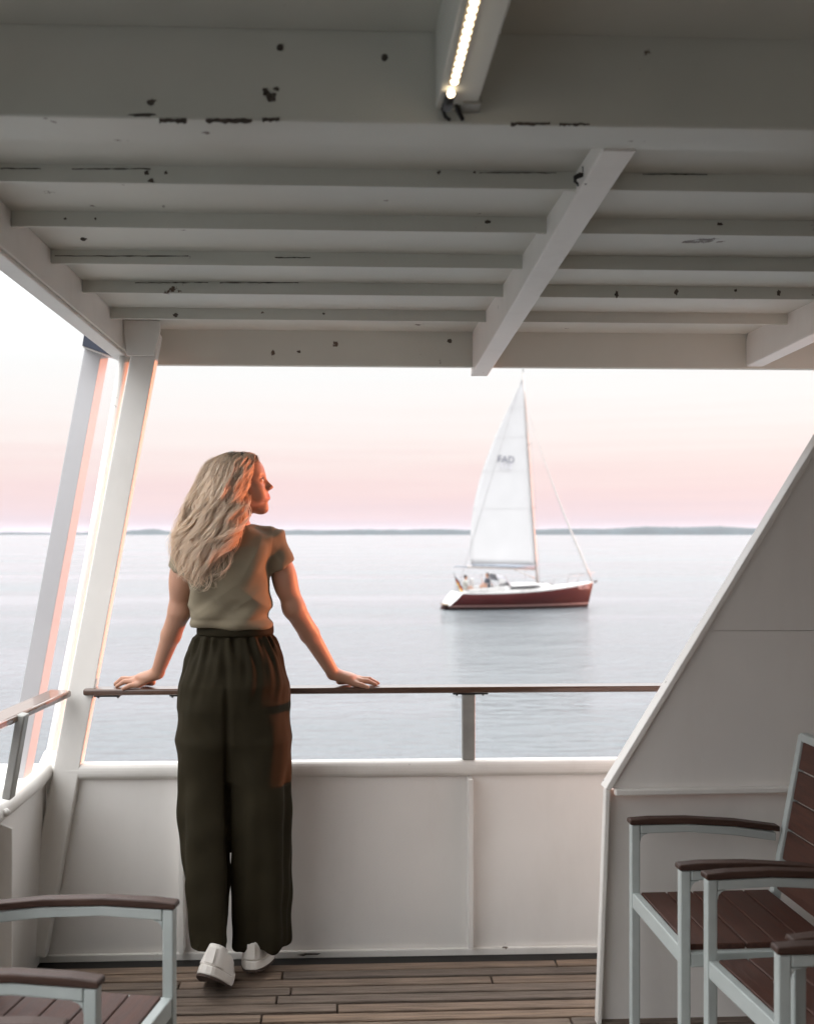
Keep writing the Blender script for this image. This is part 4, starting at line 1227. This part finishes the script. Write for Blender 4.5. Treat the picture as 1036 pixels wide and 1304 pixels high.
# standing and running rigging
bow_p = Vector((x_bw - .05, 0, dz(4.9) + .05)); fs_top = mast(.86)
sag = [bow_p.lerp(fs_top, i / 12) + Vector((-.10 * math.sin(math.pi * i / 12), 0, -.25 * math.sin(math.pi * i / 12))) for i in range(13)]
Y(MB().tube(sag, [.05, .075, .085, .08, .07, .06, .05, .04, .03, .022, .016, .012, .012], 6), 'furled_jib', M['gel'])
stern_p = Vector((x_st + 1.0, 0, dz(-4)))
Y(MB().tube([stern_p, mt], .010, 4), 'backstay', M['wire'])
for s_ in (-1, 1):
    Y(MB().tube([(.95, s_ * 1.3, dz(1)), mast(.36) + Vector((-.1, s_ * .9, .04)), mast(.66) + Vector((-.1, s_ * .9, .04)), mast(.86)], .009, 4), 'shroud', M['wire'])
Y(MB().tube([mast(.02), gn.lerp(be, .35)], .03, 5), 'boom_vang', M['spar'])
Y(MB().tube([be, Vector((x_st + .95, .0, be.z + .05)), Vector((x_st + .78, 0, be.z - .02))], [.045, .04, .03], 6), 'crutch', M['cover'])
Y(MB().tube([mast(.0), bow_p + Vector((-.3, 0, .5))], .008, 4), 'inner_line', M['wire'])
# guard rails: pulpit, stanchions, wires
def edge(x, s_):
    t = max(0, min(1, (x - x_st - 1.02) / (LB - 1.02))); return Vector((x, s_ * (half_beam(t) - .07), sheer(t)))
for s_ in (-1, 1):
    xs_ = [-3.7, -2.6, -1.2, .2, 1.6, 2.9]
    for x in xs_: Y(MB().tube([edge(x, s_), edge(x, s_) + Vector((0, 0, .60))], .013, 5), 'guard_post', M['wire'])
    for hh in (.32, .60): Y(MB().tube([edge(x, s_) + Vector((0, 0, hh)) for x in xs_] + [edge(4.1, s_) + Vector((0, 0, hh))], .006, 4), 'guard_wire', M['wire'])
Y(MB().tube([edge(3.7, -1) + Vector((0,0,.0)), edge(3.8, -1) + Vector((0,0,.62)), Vector((x_bw + .1, 0, dz(5) + .62)), edge(3.8, 1) + Vector((0,0,.62)), edge(3.7, 1)], .016, 6), 'pulpit', M['wire'])
Y(MB().tube([edge(-3.0, -1), edge(-3.0, -1) + Vector((0,0,.62)), edge(-3.85, -1) + Vector((0,0,.62)), edge(-3.85, -1)], .016, 6), 'pushpit', M['wire'])
Y(MB().tube([edge(-3.0, 1), edge(-3.0, 1) + Vector((0,0,.62)), edge(-3.85, 1) + Vector((0,0,.62)), edge(-3.85, 1)], .016, 6), 'pushpit', M['wire'])
Y(MB().tube([(x_bw - .25, 0, dz(5) + .02), (x_bw + .28, 0, dz(5) + .06)], .035, 6).tube([(x_bw + .08, 0, dz(5) - .06), (x_bw + .30, 0, dz(5) + .02), (x_bw + .36, .1, dz(5) + .14), ], .03, 6), 'anchor', M['dark'])
text('VELVIN', .34, Vector((4.20, -.625, 1.30)), (R(97), 0, R(23.5)), M['lettering'], hull, 'bow_name')
# ensign drooping at the stern: three cloth stripes
fp0, fp1 = Vector((x_st + 1.02, -.5, 1.0)), Vector((x_st + .62, -.5, 2.35))
pole = Y(MB().tube([fp0, fp1], .018, 6), 'flag_pole', M['dark'])
for k_, nm in enumerate(('flag_black', 'flag_red', 'flag_gold')):
    vs = []
    for j in range(9):
        v = j / 8
        for i in range(4):
            u = (k_ + i / 3) / 3
            a = fp1.lerp(fp0, .10 + .42 * u)
            vs.append(a + Vector((.52 * v - .16 * v * u, .09 * math.sin(v * 9 + u * 3), -.75 * v * (1 - .15 * u))))
    f_o = Y(MB().add(vs, [(j*4+i, (j+1)*4+i, (j+1)*4+i+1, j*4+i+1) for j in range(8) for i in range(3)], True), 'flag_stripe', M[nm], pole)
    so = f_o.modifiers.new('cloth', 'SOLIDIFY'); so.thickness = .008

# the crew: two seated figures in the cockpit
def sailor(x, y, z, face, label, top_m, group=None):
    """small seated figure; face = heading in the boat's own axes"""
    cs_, sn_ = math.cos(HEAD), math.sin(HEAD)
    o = empty('person', (bw.x + x * cs_ - y * sn_, BD + x * sn_ + y * cs_, SEA + z), label, 'person')
    o.rotation_euler = (0, 0, HEAD + R(face))
    G = SDF((-.35, -.42, -.50), (.65, .42, 1.0), .028)
    G.loft([(-.02, .0, 0, .16, .19), (.2, -.01, 0, .13, .16), (.42, .0, 0, .14, .20), (.52, .0, 0, .09, .17)], k=.05)
    G.cap((0, 0, .5), (.02, 0, .64), .065, .06, k=.03); G.ell((.03, 0, .74), (.10, .08, .125), k=.03)
    G.ell((.13, 0, .73), (.02, .02, .025), k=.02)
    for s_ in (-1, 1):
        G.cap((0, s_*.10, .0), (.42, s_*.12, .04), .09, .065, k=.04); G.cap((.42, s_*.12, .04), (.44, s_*.12, -.40), .062, .045, k=.02); G.cap((.44, s_*.12, -.42), (.56, s_*.12, -.44), .045, .035, k=.02)
        G.cap((0, s_*.19, .45), (.08, s_*.26, .18), .058, .045, k=.03); G.cap((.08, s_*.26, .18), (.33, s_*.18, .16), .043, .034, k=.02); G.ell((.37, s_*.17, .16), (.05, .035, .03), k=.02)
    vs, fs = G.mesh(0)
    b_ = np_obj('body', vs, fs, M['skin'], None, 1); b_.parent = o
    J = SDF((-.3, -.4, -.12), (.3, .4, .62), .028)
    J.loft([(-.04, .0, 0, .185, .215), (.2, -.01, 0, .155, .185), (.42, .0, 0, .165, .225), (.55, .0, 0, .10, .16)], k=.05)
    for s_ in (-1, 1): J.cap((0, s_*.20, .45), (.07, s_*.26, .22), .078, .065, k=.03)
    vs, fs = J.mesh(0); j_ = np_obj('jacket', vs, fs, top_m, None, 1); j_.parent = o
    hb_ = MB().sphere((-.005, 0, .775), (.115, .095, .115), 10, 7).build('hair', M['lash'], o, local=True)
    return o
M['jacket_dark'] = mat('dark_jacket', (.035, .037, .05), .8, var=.2, vscale=9)
M['jacket_pale'] = mat('pale_jacket', (.34, .33, .30), .8, var=.2, vscale=9)
sailor(-3.75, -.55, dz(-3.6) + .22, 0, 'person in a pale top sitting at the stern of the red yacht near the flag', M['jacket_pale'])
sailor(-2.35, -.70, dz(-2.2) + .34, 180, 'person in a dark jacket sitting by the sprayhood of the red yacht', M['jacket_dark'])

# ------------------------------------------------------------------ evening haze over the water
hzm = bpy.data.materials.new('evening_haze'); hzm.use_nodes = True
t = hzm.node_tree; t.nodes.clear()
mo = t.nodes.new('ShaderNodeOutputMaterial'); pv = t.nodes.new('ShaderNodeVolumePrincipled')
pv.inputs['Color'].default_value = (.74, .86, .97, 1)
pv.inputs['Density'].default_value = 4.5e-5
t.links.new(pv.outputs[0], mo.inputs['Volume'])
hz = MB().box((-9300, -9300, SEA - 1.2), (9300, 9300, 42)).build('haze', hzm)
hz['kind'] = 'stuff'
